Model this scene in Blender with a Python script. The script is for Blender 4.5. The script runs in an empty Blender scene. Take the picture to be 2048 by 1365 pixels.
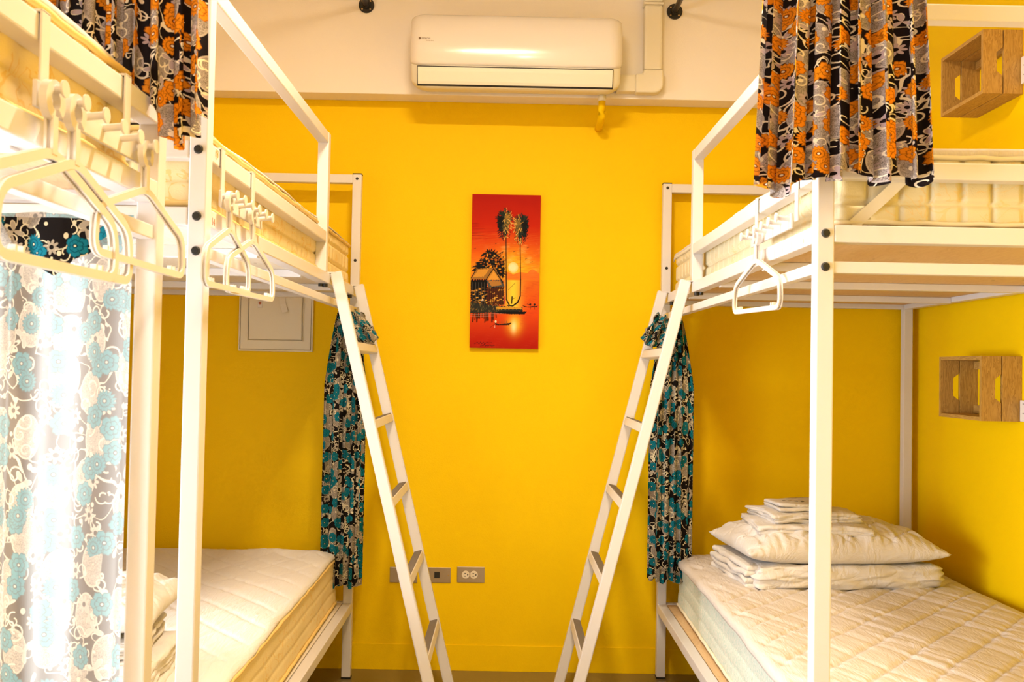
import bpy, bmesh, math, random
import numpy as np
from mathutils import Vector, Matrix
random.seed(7); np.random.seed(7)
C = bpy.context.scene.collection
SC = bpy.context.scene
PI = math.pi

# ---------------------------------------------------------------- camera
F, PITCH, YAW, ROLL, CH = 1926.0, .0279, .0053, .0186, 1.2532
fw = Vector((math.sin(YAW)*math.cos(PITCH), math.cos(YAW)*math.cos(PITCH), math.sin(PITCH)))
rt = Vector((math.cos(YAW), -math.sin(YAW), 0)); upv = rt.cross(fw)
c_, s_ = math.cos(ROLL), math.sin(ROLL)
r2 = rt*c_+upv*s_; u2 = upv*c_-rt*s_
cd = bpy.data.cameras.new('camera'); cam = bpy.data.objects.new('camera', cd); C.objects.link(cam)
cd.sensor_width = 36; cd.lens = F/2048*36; cd.clip_start = .02; cd.clip_end = 60
M = Matrix(((r2.x, u2.x, -fw.x, 0), (r2.y, u2.y, -fw.y, 0), (r2.z, u2.z, -fw.z, CH), (0, 0, 0, 1)))
cam.matrix_world = M
cd.dof.use_dof = True; cd.dof.focus_distance = 3.7; cd.dof.aperture_fstop = 11
SC.camera = cam
# ---------------------------------------------------------------- world, exposure, large lights
w = bpy.data.worlds.new('world'); SC.world = w; w.use_nodes = True
w.node_tree.nodes['Background'].inputs[0].default_value = (.75, .88, 1, 1)
w.node_tree.nodes['Background'].inputs[1].default_value = 3.0
SC.view_settings.view_transform = 'Standard'; SC.view_settings.look = 'None'
SC.view_settings.exposure = 0.62; SC.view_settings.gamma = 1; SC.view_settings.use_curve_mapping = False
WARM = (1.0, .81, .56); DAY = (.96, .98, 1.0)
WIN_W, LAMP_W, FILL_W = 84, 38, 17
def area(name, loc, rot, sx, sy, power, col):
    l = bpy.data.lights.new(name, 'AREA'); l.shape = 'RECTANGLE'; l.size = sx; l.size_y = sy
    l.energy = power; l.color = col
    o = bpy.data.objects.new(name, l); C.objects.link(o); o.location = loc; o.rotation_euler = rot
    return o
WY0, WY1, WZ0, WZ1 = -.30, 2.60, .40, 2.05           # window opening in the left wall
daylight = area('daylight', (-1.98, (WY0+WY1)/2, (WZ0+WZ1)/2), (0, -PI/2, 0), WZ1-WZ0, WY1-WY0, WIN_W, DAY)
daylight.data.spread = math.radians(115)

# ---------------------------------------------------------------- helpers
def link(o, parent=None):
    C.objects.link(o)
    if parent: o.parent = parent
    return o
def tag(o, label=None, cat=None, group=None, kind=None):
    if label: o['label'] = label
    if cat: o['category'] = cat
    if group: o['group'] = group
    if kind: o['kind'] = kind
    return o
def thing(name, label, cat, loc=(0, 0, 0), group=None):
    o = bpy.data.objects.new(name, None); o.empty_display_size = .05; C.objects.link(o); o.location = loc
    return tag(o, label, cat, group)
def finish(name, me, mat, parent=None, smooth=False, origin=None):
    if mat:
        for m_ in (mat if isinstance(mat, (list, tuple)) else [mat]): me.materials.append(m_)
    if smooth:
        me.polygons.foreach_set('use_smooth', [True]*len(me.polygons))
    o = bpy.data.objects.new(name, me); C.objects.link(o)
    if parent:
        o.parent = parent
        l = parent.matrix_local.translation if parent.parent is None else Vector((0, 0, 0))
        # geometry is authored in world space; shift to the parent's base
        pw = Vector(parent.location) + (Vector(parent.parent.location) if parent.parent else Vector((0, 0, 0)))
        me.transform(Matrix.Translation(-pw))
    elif origin:
        me.transform(Matrix.Translation(-Vector(origin))); o.location = origin
    return o
def obj(name, bm, mat, parent=None, smooth=False, origin=None):
    me = bpy.data.meshes.new(name); bm.normal_update(); bm.to_mesh(me); bm.free()
    return finish(name, me, mat, parent, smooth, origin)
def pyobj(name, V, Fc, mat, parent=None, smooth=True, uv=None, col=None, origin=None):
    me = bpy.data.meshes.new(name); me.from_pydata([tuple(v) for v in V], [], Fc if isinstance(Fc, list) else Fc.tolist())
    if uv is not None:
        ul = me.uv_layers.new(name='UVMap'); li = np.zeros(len(me.loops), int); me.loops.foreach_get('vertex_index', li)
        ul.data.foreach_set('uv', np.asarray(uv)[li].astype(np.float32).ravel())
    if col is not None:
        ca = me.color_attributes.new('Col', 'FLOAT_COLOR', 'POINT')
        c4 = np.ones((len(V), 4), np.float32); c4[:, :3] = col; ca.data.foreach_set('color', c4.ravel())
    me.update()
    return finish(name, me, mat, parent, smooth, origin)
def bx(bm, x0, x1, y0, y1, z0, z1, bev=.003, mat=0, rot=None):
    if x0 > x1: x0, x1 = x1, x0
    if y0 > y1: y0, y1 = y1, y0
    m = Matrix.Translation(((x0+x1)/2, (y0+y1)/2, (z0+z1)/2)) @ (rot.to_4x4() if rot else Matrix()) @ Matrix.Diagonal((x1-x0, y1-y0, z1-z0, 1))
    r = bmesh.ops.create_cube(bm, size=1, matrix=m)
    fs = set(f for v in r['verts'] for f in v.link_faces)
    for f in fs: f.material_index = mat
    if bev:
        es = list(set(e for v in r['verts'] for e in v.link_edges))
        bmesh.ops.bevel(bm, geom=es, offset=bev, segments=2, affect='EDGES', profile=.6)
def cyl(bm, p0, p1, r, n=16, r1=None, cap=True):
    p0, p1 = Vector(p0), Vector(p1); d = p1-p0; L = d.length
    m = Matrix.Translation((p0+p1)/2) @ d.to_track_quat('Z', 'Y').to_matrix().to_4x4()
    bmesh.ops.create_cone(bm, cap_ends=cap, segments=n, radius1=r, radius2=r if r1 is None else r1, depth=L, matrix=m)
def oneb(name, mat, parent, *a, **k):
    bm = bmesh.new(); bx(bm, *a, **k); return obj(name, bm, mat, parent)
def grid_faces(n, m):      # n rows (i), m cols (j)
    i, j = np.meshgrid(np.arange(n-1), np.arange(m-1), indexing='ij')
    a = (i*m+j).ravel(); return np.stack([a, a+1, a+m+1, a+m], 1)
def wn(x, y, seed=0, oct=4, f0=1.0):    # smooth pseudo-noise of sines
    rs = np.random.RandomState(seed); o = 0; a = 1
    f = f0
    for k in range(oct):
        for q in range(3):
            t = rs.rand()*2*PI; ph = rs.rand()*2*PI
            o = o + a*np.sin((x*math.cos(t)+y*math.sin(t))*f*2*PI+ph)/3
        a *= .55; f *= 1.9
    return o
def sweep(path, prof, closed=False, side=None):
    """sweep a closed 2-D profile (list of (a,b)) along a 3-D path; returns V,F"""
    P = [Vector(p) for p in path]; n = len(P); V = []; Fc = []
    for i, p in enumerate(P):
        a = P[(i-1) % n] if (closed or i > 0) else P[0]; b = P[(i+1) % n] if (closed or i < n-1) else P[-1]
        t = (b-a).normalized(); s = Vector(side) if side else Vector((0, 0, 1))
        if abs(t.dot(s)) > .98: s = Vector((1, 0, 0))
        u = (s-t*s.dot(t)).normalized(); v = t.cross(u)
        for (x, y) in prof: V.append(p+u*x+v*y)
    m = len(prof); R = n if closed else n-1
    for i in range(R):
        for j in range(m):
            a = i*m+j; b = i*m+(j+1) % m; c = ((i+1) % n)*m+(j+1) % m; d = ((i+1) % n)*m+j
            Fc.append((a, b, c, d))
    if not closed: Fc.append(tuple(range(m))[::-1]); Fc.append(tuple((n-1)*m+k for k in range(m)))
    return V, Fc
def circ(r, n=10, ry=None): return [(r*math.cos(2*PI*k/n), (ry or r)*math.sin(2*PI*k/n)) for k in range(n)]
def tube(name, path, r, mat, parent=None, closed=False, n=10, ry=None, side=None, origin=None):
    V, Fc = sweep(path, circ(r, n, ry), closed, side); return pyobj(name, V, Fc, mat, parent, True, origin=origin)

# ---------------------------------------------------------------- materials
_m = {}
class NT:
    def __init__(s, name):
        s.m = bpy.data.materials.new(name); s.m.use_nodes = True; s.t = s.m.node_tree; s.n = s.t.nodes; s.l = s.t.links
        s.b = s.n['Principled BSDF']
    def add(s, ty, **k):
        x = s.n.new(ty)
        for a, v in k.items(): setattr(x, a, v)
        return x
    def put(s, sock, v):
        if v is None: return
        if isinstance(v, bpy.types.NodeSocket): s.l.new(v, sock)
        elif isinstance(v, (tuple, list)) and len(v) == 3 and sock.type == 'RGBA': sock.default_value = (*v, 1)
        else: sock.default_value = v
    def math(s, op, a, b=None, c=None, clamp=False):
        x = s.add('ShaderNodeMath', operation=op, use_clamp=clamp)
        for i, v in enumerate((a, b, c)): s.put(x.inputs[i], v) if v is not None else None
        return x.outputs[0]
    def vm(s, op, a, b=None, out=0):
        x = s.add('ShaderNodeVectorMath', operation=op); s.put(x.inputs[0], a)
        if b is not None: s.put(x.inputs[1], b)
        return x.outputs[out]
    def mix(s, f, a, b):
        x = s.add('ShaderNodeMix', data_type='RGBA'); s.put(x.inputs[0], f); s.put(x.inputs[6], a); s.put(x.inputs[7], b); return x.outputs[2]
    def noise(s, vec, scale, detail=3, rough=.5, dist=0):
        x = s.add('ShaderNodeTexNoise'); s.put(x.inputs['Vector'], vec); x.inputs['Scale'].default_value = scale
        x.inputs['Detail'].default_value = detail; x.inputs['Roughness'].default_value = rough; x.inputs['Distortion'].default_value = dist
        return x.outputs[0]
    def coord(s, k='Object'): return s.add('ShaderNodeTexCoord').outputs[k]
    def bump(s, h, strength=.2, dist=.01):
        x = s.add('ShaderNodeBump'); x.inputs['Strength'].default_value = strength; x.inputs['Distance'].default_value = dist
        s.put(x.inputs['Height'], h); s.l.new(x.outputs[0], s.b.inputs['Normal']); return x
    def set(s, col=None, rough=.5, metal=0, spec=None, coat=None):
        if col is not None: s.put(s.b.inputs['Base Color'], col)
        s.put(s.b.inputs['Roughness'], rough); s.b.inputs['Metallic'].default_value = metal
        if spec is not None: s.b.inputs['Specular IOR Level'].default_value = spec
        if coat: s.b.inputs['Coat Weight'].default_value = coat; s.b.inputs['Coat Roughness'].default_value = .08
        return s.m
def simple(name, col, rough=.5, metal=0, var=.04, bs=0, bscale=200, coat=None, spec=None, sc=6):
    if name in _m: return _m[name]
    t = NT(name); co = t.coord()
    n = t.noise(co, sc, 3)
    c = t.mix(n, tuple(max(0, x*(1-var)) for x in col), tuple(min(1, x*(1+var)) for x in col))
    if bs: t.bump(t.noise(co, bscale, 2), bs, .002)
    _m[name] = t.set(c, rough, metal, spec, coat); return _m[name]
white_metal = simple('white_powder_coat', (.72, .685, .69), .32, var=.015, bs=.05, bscale=500)
black_plastic = simple('black_plastic', (.012, .011, .010), .4)
cream_plastic = simple('ivory_plastic', (.73, .67, .62), .35, var=.02)
yellow_wall = simple('yellow_wall_paint', (.90, .59, .0005), .6, var=.02, bs=.25, bscale=260, spec=.12)
white_wall = simple('white_wall_paint', (.90, .835, .77), .6, var=.02, bs=.2, bscale=260)
steel = simple('brushed_steel_plate', (.52, .45, .36), .32, .9, var=.12, sc=25)
outlet_pl = simple('beige_outlet_plastic', (.8, .7, .55), .4)
duct_pl = simple('beige_duct_plastic', (.80, .74, .60), .45, var=.02)
ac_body = simple('air_conditioner_plastic', (.84, .80, .68), .35, var=.01)
ac_front = simple('air_conditioner_gloss', (.82, .77, .73), .16, var=.01, coat=.5)
pad_fab = simple('white_quilt_cotton', (.74, .69, .64), .8, var=.02, bs=.15, bscale=900)
sheet_fab = simple('white_folded_cotton', (.75, .72, .67), .8, var=.02, bs=.15, bscale=700)
piping_fab = simple('mustard_piping', (.80, .56, .20), .7)
lpiping_fab = simple('cream_piping', (.85, .78, .62), .7)
grip_mat = simple('grey_grip_strip', (.20, .165, .13), .9, var=.25, bs=.5, bscale=900, sc=400)
dark_pipe = simple('dark_steel_pipe', (.10, .085, .08), .35, .6)
brass_screw = simple('brass_screw', (.6, .42, .2), .3, 1)
tape_mat = simple('clear_tape', (.82, .78, .70), .3)
strap_fab = simple('white_strap_fabric', (.84, .78, .68), .7)
ink = simple('brown_ink', (.16, .09, .04), .6)
ink_light = simple('tan_ink', (.42, .30, .16), .6)
ink_yellow = simple('yellow_number_paint', (.50, .28, .01), .5)
ink_red = simple('brick_red_number_paint', (.42, .10, .03), .5)
ink_pink = simple('pink_number_paint', (.72, .42, .36), .5)

def creased(name, col, scale, vec_scale, rot, strength):
    t = NT(name); co = t.coord(); mp = t.add('ShaderNodeMapping'); t.put(mp.inputs[0], co)
    mp.inputs['Rotation'].default_value = (0, 0, rot); mp.inputs['Scale'].default_value = vec_scale
    a = t.noise(mp.outputs[0], scale, 4, .6, 1.0); m = t.math('SUBTRACT', 1, t.math('MULTIPLY', t.math('ABSOLUTE', t.math('SUBTRACT', a, .5)), 3.2))
    h = t.math('ADD', m, t.math('MULTIPLY', t.noise(co, 700, 2), .08)); t.bump(h, strength, .012)
    return t.set(t.mix(t.noise(co, 6, 2), tuple(x*.98 for x in col), col), .8, 0, .2)
pad_fab = creased('white_quilt_cotton_creased', (.68, .62, .58), 11, (3.2, .55, 1), .42, .25)
pad_fab_left = creased('white_quilt_cotton_creased_left', (.74, .69, .66), 11, (3.2, .55, 1), -.42, .22)
sheet_fab = creased('white_cotton_creased', (.70, .66, .63), 9, (1.6, 1.0, 1.2), .3, .30)
def mattress_mat(name, base, mark, mintwave=False):
    t = NT(name); co = t.coord()
    if mintwave:
        x = t.add('ShaderNodeTexWave', wave_type='BANDS', bands_direction='Y'); t.put(x.inputs['Vector'], co)
        x.inputs['Scale'].default_value = 26; x.inputs['Distortion'].default_value = 9; x.inputs['Detail'].default_value = 3; x.inputs['Detail Scale'].default_value = 2.2
        h = x.outputs[1]; c = t.mix(h, mark, base); t.bump(h, .35, .004)
    else:
        n = t.noise(co, 14, 2, .5, 1.5)
        line = t.math('LESS_THAN', t.math('ABSOLUTE', t.math('SUBTRACT', n, .5)), .018)
        blot = t.math('GREATER_THAN', t.noise(co, 7, 1), .5)
        c = t.mix(t.math('MULTIPLY', t.math('MULTIPLY', line, blot), .55), base, mark)
        t.bump(t.noise(co, 420, 2), .25, .003)
    return t.set(c, .75)
matt_yellow = mattress_mat('cream_mattress_fabric', (.86, .70, .38), (.80, .50, .10))
matt_cream = mattress_mat('pale_mattress_fabric', (.76, .68, .46), (.80, .60, .25))
matt_mint = mattress_mat('mint_mattress_fabric', (.84, .84, .76), (.58, .72, .64), True)

def wood_mat(name, col, dark, axis='Z', sc=7):
    t = NT(name); co = t.coord()
    mp = t.add('ShaderNodeMapping'); t.put(mp.inputs[0], co)
    mp.inputs['Scale'].default_value = {'Z': (9, 9, 1.2), 'Y': (9, 1.2, 9), 'X': (1.2, 9, 9)}[axis]
    n = t.noise(mp.outputs[0], sc, 3, .6, 1.2)
    st = t.math('FRACT', t.math('MULTIPLY', n, 6))
    k = t.add('ShaderNodeTexVoronoi'); t.put(k.inputs['Vector'], co); k.inputs['Scale'].default_value = 11
    knot = t.math('LESS_THAN', k.outputs['Distance'], .06)
    c = t.mix(t.math('MULTIPLY', t.math('POWER', st, 1.6), .75), col, dark)
    c = t.mix(t.math('MULTIPLY', knot, .8), c, (.16, .07, .02))
    t.bump(n, .1, .003)
    return t.set(c, .55)
pine_z = wood_mat('pine_planks_upright', (.52, .30, .07), (.26, .12, .02), 'Z')
pine_y = wood_mat('pine_planks_level', (.52, .30, .07), (.26, .12, .02), 'Y')
ply = wood_mat('tan_plywood', (.72, .50, .28), (.62, .40, .20), 'Y', 3)

def floor_mat():
    t = NT('olive_floor'); co = t.coord(); n = t.noise(co, 3, 4, .6)
    return t.set(t.mix(n, (.16, .11, .035), (.24, .17, .06)), .28, 0, .6)

def floral(name, ground, oval, flower, flower_dark, daisy, curl, thin=.35, sc=1.0, lift=.03):
    """printed cotton: ovals, curls, leaves, big blossoms, daisies, dots on a dark ground; pattern in cloth metres (UV)"""
    t = NT(name); uv = t.coord('UV')
    def cells(scale, off, rnd=.75, sy=1.0):
        mp = t.add('ShaderNodeMapping'); t.put(mp.inputs[0], uv)
        mp.inputs['Scale'].default_value = (scale*sc, scale*sc*sy, 1); mp.inputs['Location'].default_value = (off, off*1.7, 0)
        v = t.add('ShaderNodeTexVoronoi', voronoi_dimensions='2D', feature='F1'); t.put(v.inputs['Vector'], mp.outputs[0])
        v.inputs['Scale'].default_value = 1; v.inputs['Randomness'].default_value = rnd
        d = t.vm('SUBTRACT', mp.outputs[0], v.outputs['Position'])
        s = t.add('ShaderNodeSeparateXYZ'); t.put(s.inputs[0], d)
        cs = t.add('ShaderNodeSeparateColor'); t.put(cs.inputs[0], v.outputs['Color'])
        x, y = s.outputs[0], s.outputs[1]
        r = t.math('SQRT', t.math('ADD', t.math('MULTIPLY', x, x), t.math('MULTIPLY', y, y)))
        a = t.math('ADD', t.math('ARCTAN2', y, x), t.math('MULTIPLY', cs.outputs[0], 6.28))
        return x, y, r, a, cs.outputs[0], cs.outputs[1], cs.outputs[2]
    nz = t.noise(uv, 900, 2)
    col = t.mix(nz, tuple(.7*g for g in ground), ground)
    # vines
    n = t.noise(uv, 17*sc, 1.5, .5, .6)
    vine = t.math('LESS_THAN', t.math('ABSOLUTE', t.math('SUBTRACT', n, .5)), .012)
    col = t.mix(vine, col, curl)
    # ovals, hatched
    x, y, r, a, r1, r2_, r3 = cells(15, 3.1, .8, .72)
    h = t.add('ShaderNodeTexWave', wave_type='RINGS'); t.put(h.inputs['Vector'], uv); h.inputs['Scale'].default_value = 150*sc
    h.inputs['Distortion'].default_value = 14; h.inputs['Detail'].default_value = 2; h.inputs['Detail Scale'].default_value = 3
    tip = t.math('ADD', .40, t.math('MULTIPLY', t.math('COSINE', a), .07))
    om = t.math('MULTIPLY', t.math('LESS_THAN', r, tip), t.math('GREATER_THAN', r3, .12))
    rim = t.math('GREATER_THAN', r, t.math('SUBTRACT', tip, .035))
    hat = t.math('MULTIPLY', t.math('LESS_THAN', h.outputs[1], .33), t.math('SUBTRACT', 1, rim))
    oc = t.mix(t.math('MULTIPLY', hat, .85), oval, ground)
    col = t.mix(om, col, oc)
    # curls: arcs with a hooked end
    for (scl, off) in ((26, 7.7), (22, 12.3)):
        x, y, r, a, r1, r2_, r3 = cells(scl, off, .8)
        af = t.math('FRACT', t.math('DIVIDE', a, 6.2832))
        spi = t.math('ADD', .10, t.math('MULTIPLY', af, .26))
        m = t.math('LESS_THAN', t.math('ABSOLUTE', t.math('SUBTRACT', r, spi)), .034)
        m = t.math('MULTIPLY', m, t.math('GREATER_THAN', r3, .45))
        col = t.mix(m, col, curl)
    # leaf sprigs (three leaves)
    x, y, r, a, r1, r2_, r3 = cells(13, 21.9, .9)
    pet = t.math('MULTIPLY', t.math('POWER', t.math('ABSOLUTE', t.math('COSINE', t.math('MULTIPLY', a, 1.5))), 3.0), .27)
    m = t.math('MULTIPLY', t.math('LESS_THAN', r, pet), t.math('GREATER_THAN', r3, .35))
    vein = t.math('LESS_THAN', t.math('SUBTRACT', pet, r), .03)
    col = t.mix(m, col, t.mix(vein, daisy, curl))
    # small daisies
    x, y, r, a, r1, r2_, r3 = cells(16, 31.3, .9)
    pet = t.math('ADD', .10, t.math('MULTIPLY', t.math('ABSOLUTE', t.math('COSINE', t.math('MULTIPLY', a, 4))), .14))
    m = t.math('MULTIPLY', t.math('LESS_THAN', r, pet), t.math('GREATER_THAN', r3, .3))
    col = t.mix(m, col, t.mix(t.math('LESS_THAN', r, .07), daisy, ground))
    # dots
    x, y, r, a, r1, r2_, r3 = cells(34, 41.3, .8)
    m = t.math('MULTIPLY', t.math('LESS_THAN', r, t.math('MULTIPLY', .2, r2_)), t.math('GREATER_THAN', r3, .45))
    col = t.mix(m, col, curl)
    # big blossoms with ruffled petals, and a rayed kind
    for (scl, off, n_, base, amp, thr) in ((13.5, 51.1, 3, .235, .060, .03), (12.5, 63.7, 8, .19, .05, .25)):
        x, y, r, a, r1, r2_, r3 = cells(scl, off, .78)
        ruf = t.math('MULTIPLY', t.math('ABSOLUTE', t.math('SINE', t.math('MULTIPLY', a, n_))), amp)
        ruf2 = t.math('MULTIPLY', t.math('SINE', t.math('MULTIPLY', a, 17)), .010)
        R = t.math('ADD', t.math('ADD', base, ruf), ruf2)
        m = t.math('MULTIPLY', t.math('LESS_THAN', r, R), t.math('GREATER_THAN', r3, thr))
        edge = t.math('GREATER_THAN', r, t.math('SUBTRACT', R, .022))
        seam = t.math('LESS_THAN', t.math('ABSOLUTE', t.math('SINE', t.math('MULTIPLY', a, n_))), .12)
        ring = t.math('LESS_THAN', t.math('ABSOLUTE', t.math('SUBTRACT', r, t.math('MULTIPLY', R, .55))), .012)
        dk = t.math('MAXIMUM', t.math('MAXIMUM', edge, seam), ring)
        fc = t.mix(t.math('MULTIPLY', dk, .75), flower, flower_dark)
        fc = t.mix(t.math('LESS_THAN', r, .055), fc, flower_dark)
        fc = t.mix(t.math('LESS_THAN', r, .028), fc, curl)
        col = t.mix(m, col, fc)
    wv = t.noise(uv, 1500, 1)
    t.bump(wv, .15, .001)
    t.set(col, .9, 0, .08)
    tr = t.add('ShaderNodeBsdfTranslucent'); t.put(tr.inputs[0], t.mix(lift, col, (.9, .85, .8)))
    mx = t.add('ShaderNodeMixShader'); mx.inputs[0].default_value = thin
    t.l.new(t.b.outputs[0], mx.inputs[1]); t.l.new(tr.outputs[0], mx.inputs[2])
    t.l.new(mx.outputs[0], t.n['Material Output'].inputs[0])
    return t.m
print_orange = floral('orange_floral_print', (.012, .007, .008), (.50, .42, .38), (.80, .27, .01), (.22, .05, .0), (.50, .38, .40), (.85, .74, .58), .15, sc=1.18)
print_blue = floral('blue_floral_print', (.012, .009, .009), (.42, .36, .29), (.008, .17, .24), (.0, .035, .06), (.42, .36, .28), (.70, .62, .42), .12, sc=1.1)
print_sheer_lit = floral('thin_backlit_blue_floral_print', (.020, .014, .012), (.74, .66, .54), (.02, .34, .42), (.0, .06, .10), (.70, .60, .50), (.90, .82, .66), .80, lift=.50)  # thin cloth; paler, lifted colours put the backlit wash into the print

# ---------------------------------------------------------------- room shell
XL_W, XR_W, YB, YF, ZC = -1.72, 1.70, 4.013, -1.3, 2.95
def struct(name, bm, mat, smooth=False): return tag(obj(name, bm, mat, None, smooth), kind='structure')
bm = bmesh.new(); bx(bm, XL_W-.12, XR_W+.12, YF-.12, YB+.12, -.1, 0, 0); struct('floor', bm, floor_mat())
bm = bmesh.new(); bx(bm, XL_W-.12, XR_W+.12, YF-.12, YB+.12, ZC, ZC+.1, 0); struct('ceiling', bm, white_wall)
bm = bmesh.new(); bx(bm, XL_W-.12, XR_W+.12, YB, YB+.12, 0, ZC, 0); struct('wall_back', bm, yellow_wall)
bm = bmesh.new(); bx(bm, XR_W, XR_W+.12, YF, YB, 0, ZC, 0); struct('wall_right', bm, yellow_wall)
bm = bmesh.new(); bx(bm, XL_W-.12, XR_W+.12, YF-.12, YF, 0, ZC, 0); struct('wall_front', bm, white_wall)
bm = bmesh.new()
bx(bm, XL_W-.12, XL_W, YF, WY0, 0, ZC, 0); bx(bm, XL_W-.12, XL_W, WY1, YB, 0, ZC, 0)
bx(bm, XL_W-.12, XL_W, WY0, WY1, 0, WZ0, 0); bx(bm, XL_W-.12, XL_W, WY0, WY1, WZ1, ZC, 0)
struct('wall_left', bm, yellow_wall)
# bulkhead beam above the yellow wall
bm = bmesh.new(); bx(bm, XL_W, XR_W, 3.905, YB, 2.362, ZC, .004); struct('trim_1', bm, white_wall)
bm = bmesh.new(); bx(bm, XL_W, XR_W, YB-.004, YB, 0, .105, .001); struct('baseboard_back', bm, yellow_wall)
# window
gt = NT('window_glass'); tb = gt.add('ShaderNodeBsdfTransparent'); gl = gt.add('ShaderNodeBsdfGlossy'); gl.inputs['Roughness'].default_value = .02
fr = gt.add('ShaderNodeFresnel'); fr.inputs[0].default_value = 1.45; mx = gt.add('ShaderNodeMixShader')
gt.l.new(fr.outputs[0], mx.inputs[0]); gt.l.new(tb.outputs[0], mx.inputs[1]); gt.l.new(gl.outputs[0], mx.inputs[2]); gt.l.new(mx.outputs[0], gt.n['Material Output'].inputs[0])
win = tag(bpy.data.objects.new('window_1', None), kind='structure'); C.objects.link(win); win.location = (XL_W, (WY0+WY1)/2, WZ0)
bm = bmesh.new()
for (a, b, c, d) in ((WY0, WY1, WZ0, WZ0+.05), (WY0, WY1, WZ1-.05, WZ1), (WY0, WY0+.05, WZ0, WZ1), (WY1-.05, WY1, WZ0, WZ1), ((WY0+WY1)/2-.025, (WY0+WY1)/2+.025, WZ0, WZ1)):
    bx(bm, XL_W-.09, XL_W-.04, a, b, c, d, .002)
obj('window_frame', bm, white_metal, win)
bm = bmesh.new(); bx(bm, XL_W-.067, XL_W-.063, WY0+.04, WY1-.04, WZ0+.04, WZ1-.04, 0); obj('window_pane', bm, gt.m, win)

# ---------------------------------------------------------------- ceiling lamp and an added fill lamp (their light stays with them)
em = NT('lamp_diffuser'); em.set((.9, .85, .75), .5); em.put(em.b.inputs['Emission Color'], (1, .8, .55)); em.b.inputs['Emission Strength'].default_value = 4
def ceiling_lamp(x, y, length, along, label, power, col):
    o = thing('ceiling_light', label, 'ceiling lamp', (x, y, ZC), 'ceiling lamps')
    dx, dy = (length/2, .06) if along == 'X' else (.06, length/2)
    oneb('lamp_body', white_metal, o, x-dx, x+dx, y-dy, y+dy, ZC-.04, ZC, bev=.006)
    bm = bmesh.new()
    if along == 'X': cyl(bm, (x-dx+.03, y, ZC-.06), (x+dx-.03, y, ZC-.06), .016)
    else: cyl(bm, (x, y-dy+.03, ZC-.06), (x, y+dy-.03, ZC-.06), .016)
    obj('lamp_tube', bm, em.m, o, True)
    a = area('lamp_glow', (0, 0, -.085), (0, 0, 0), 2*dx-.06 if along == 'X' else .05, .05 if along == 'X' else 2*dy-.06, power, col)
    a.parent = o
ceiling_lamp(-.08, 1.95, .42, 'X', 'tube ceiling lamp over the aisle in front of the air conditioner', LAMP_W, WARM)
ceiling_lamp(.1, -.2, 1.2, 'Y', 'added unseen fill lamp on the ceiling over the aisle above the viewer', FILL_W, WARM)  # unseen lamp added to fill the sides facing the viewer

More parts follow.
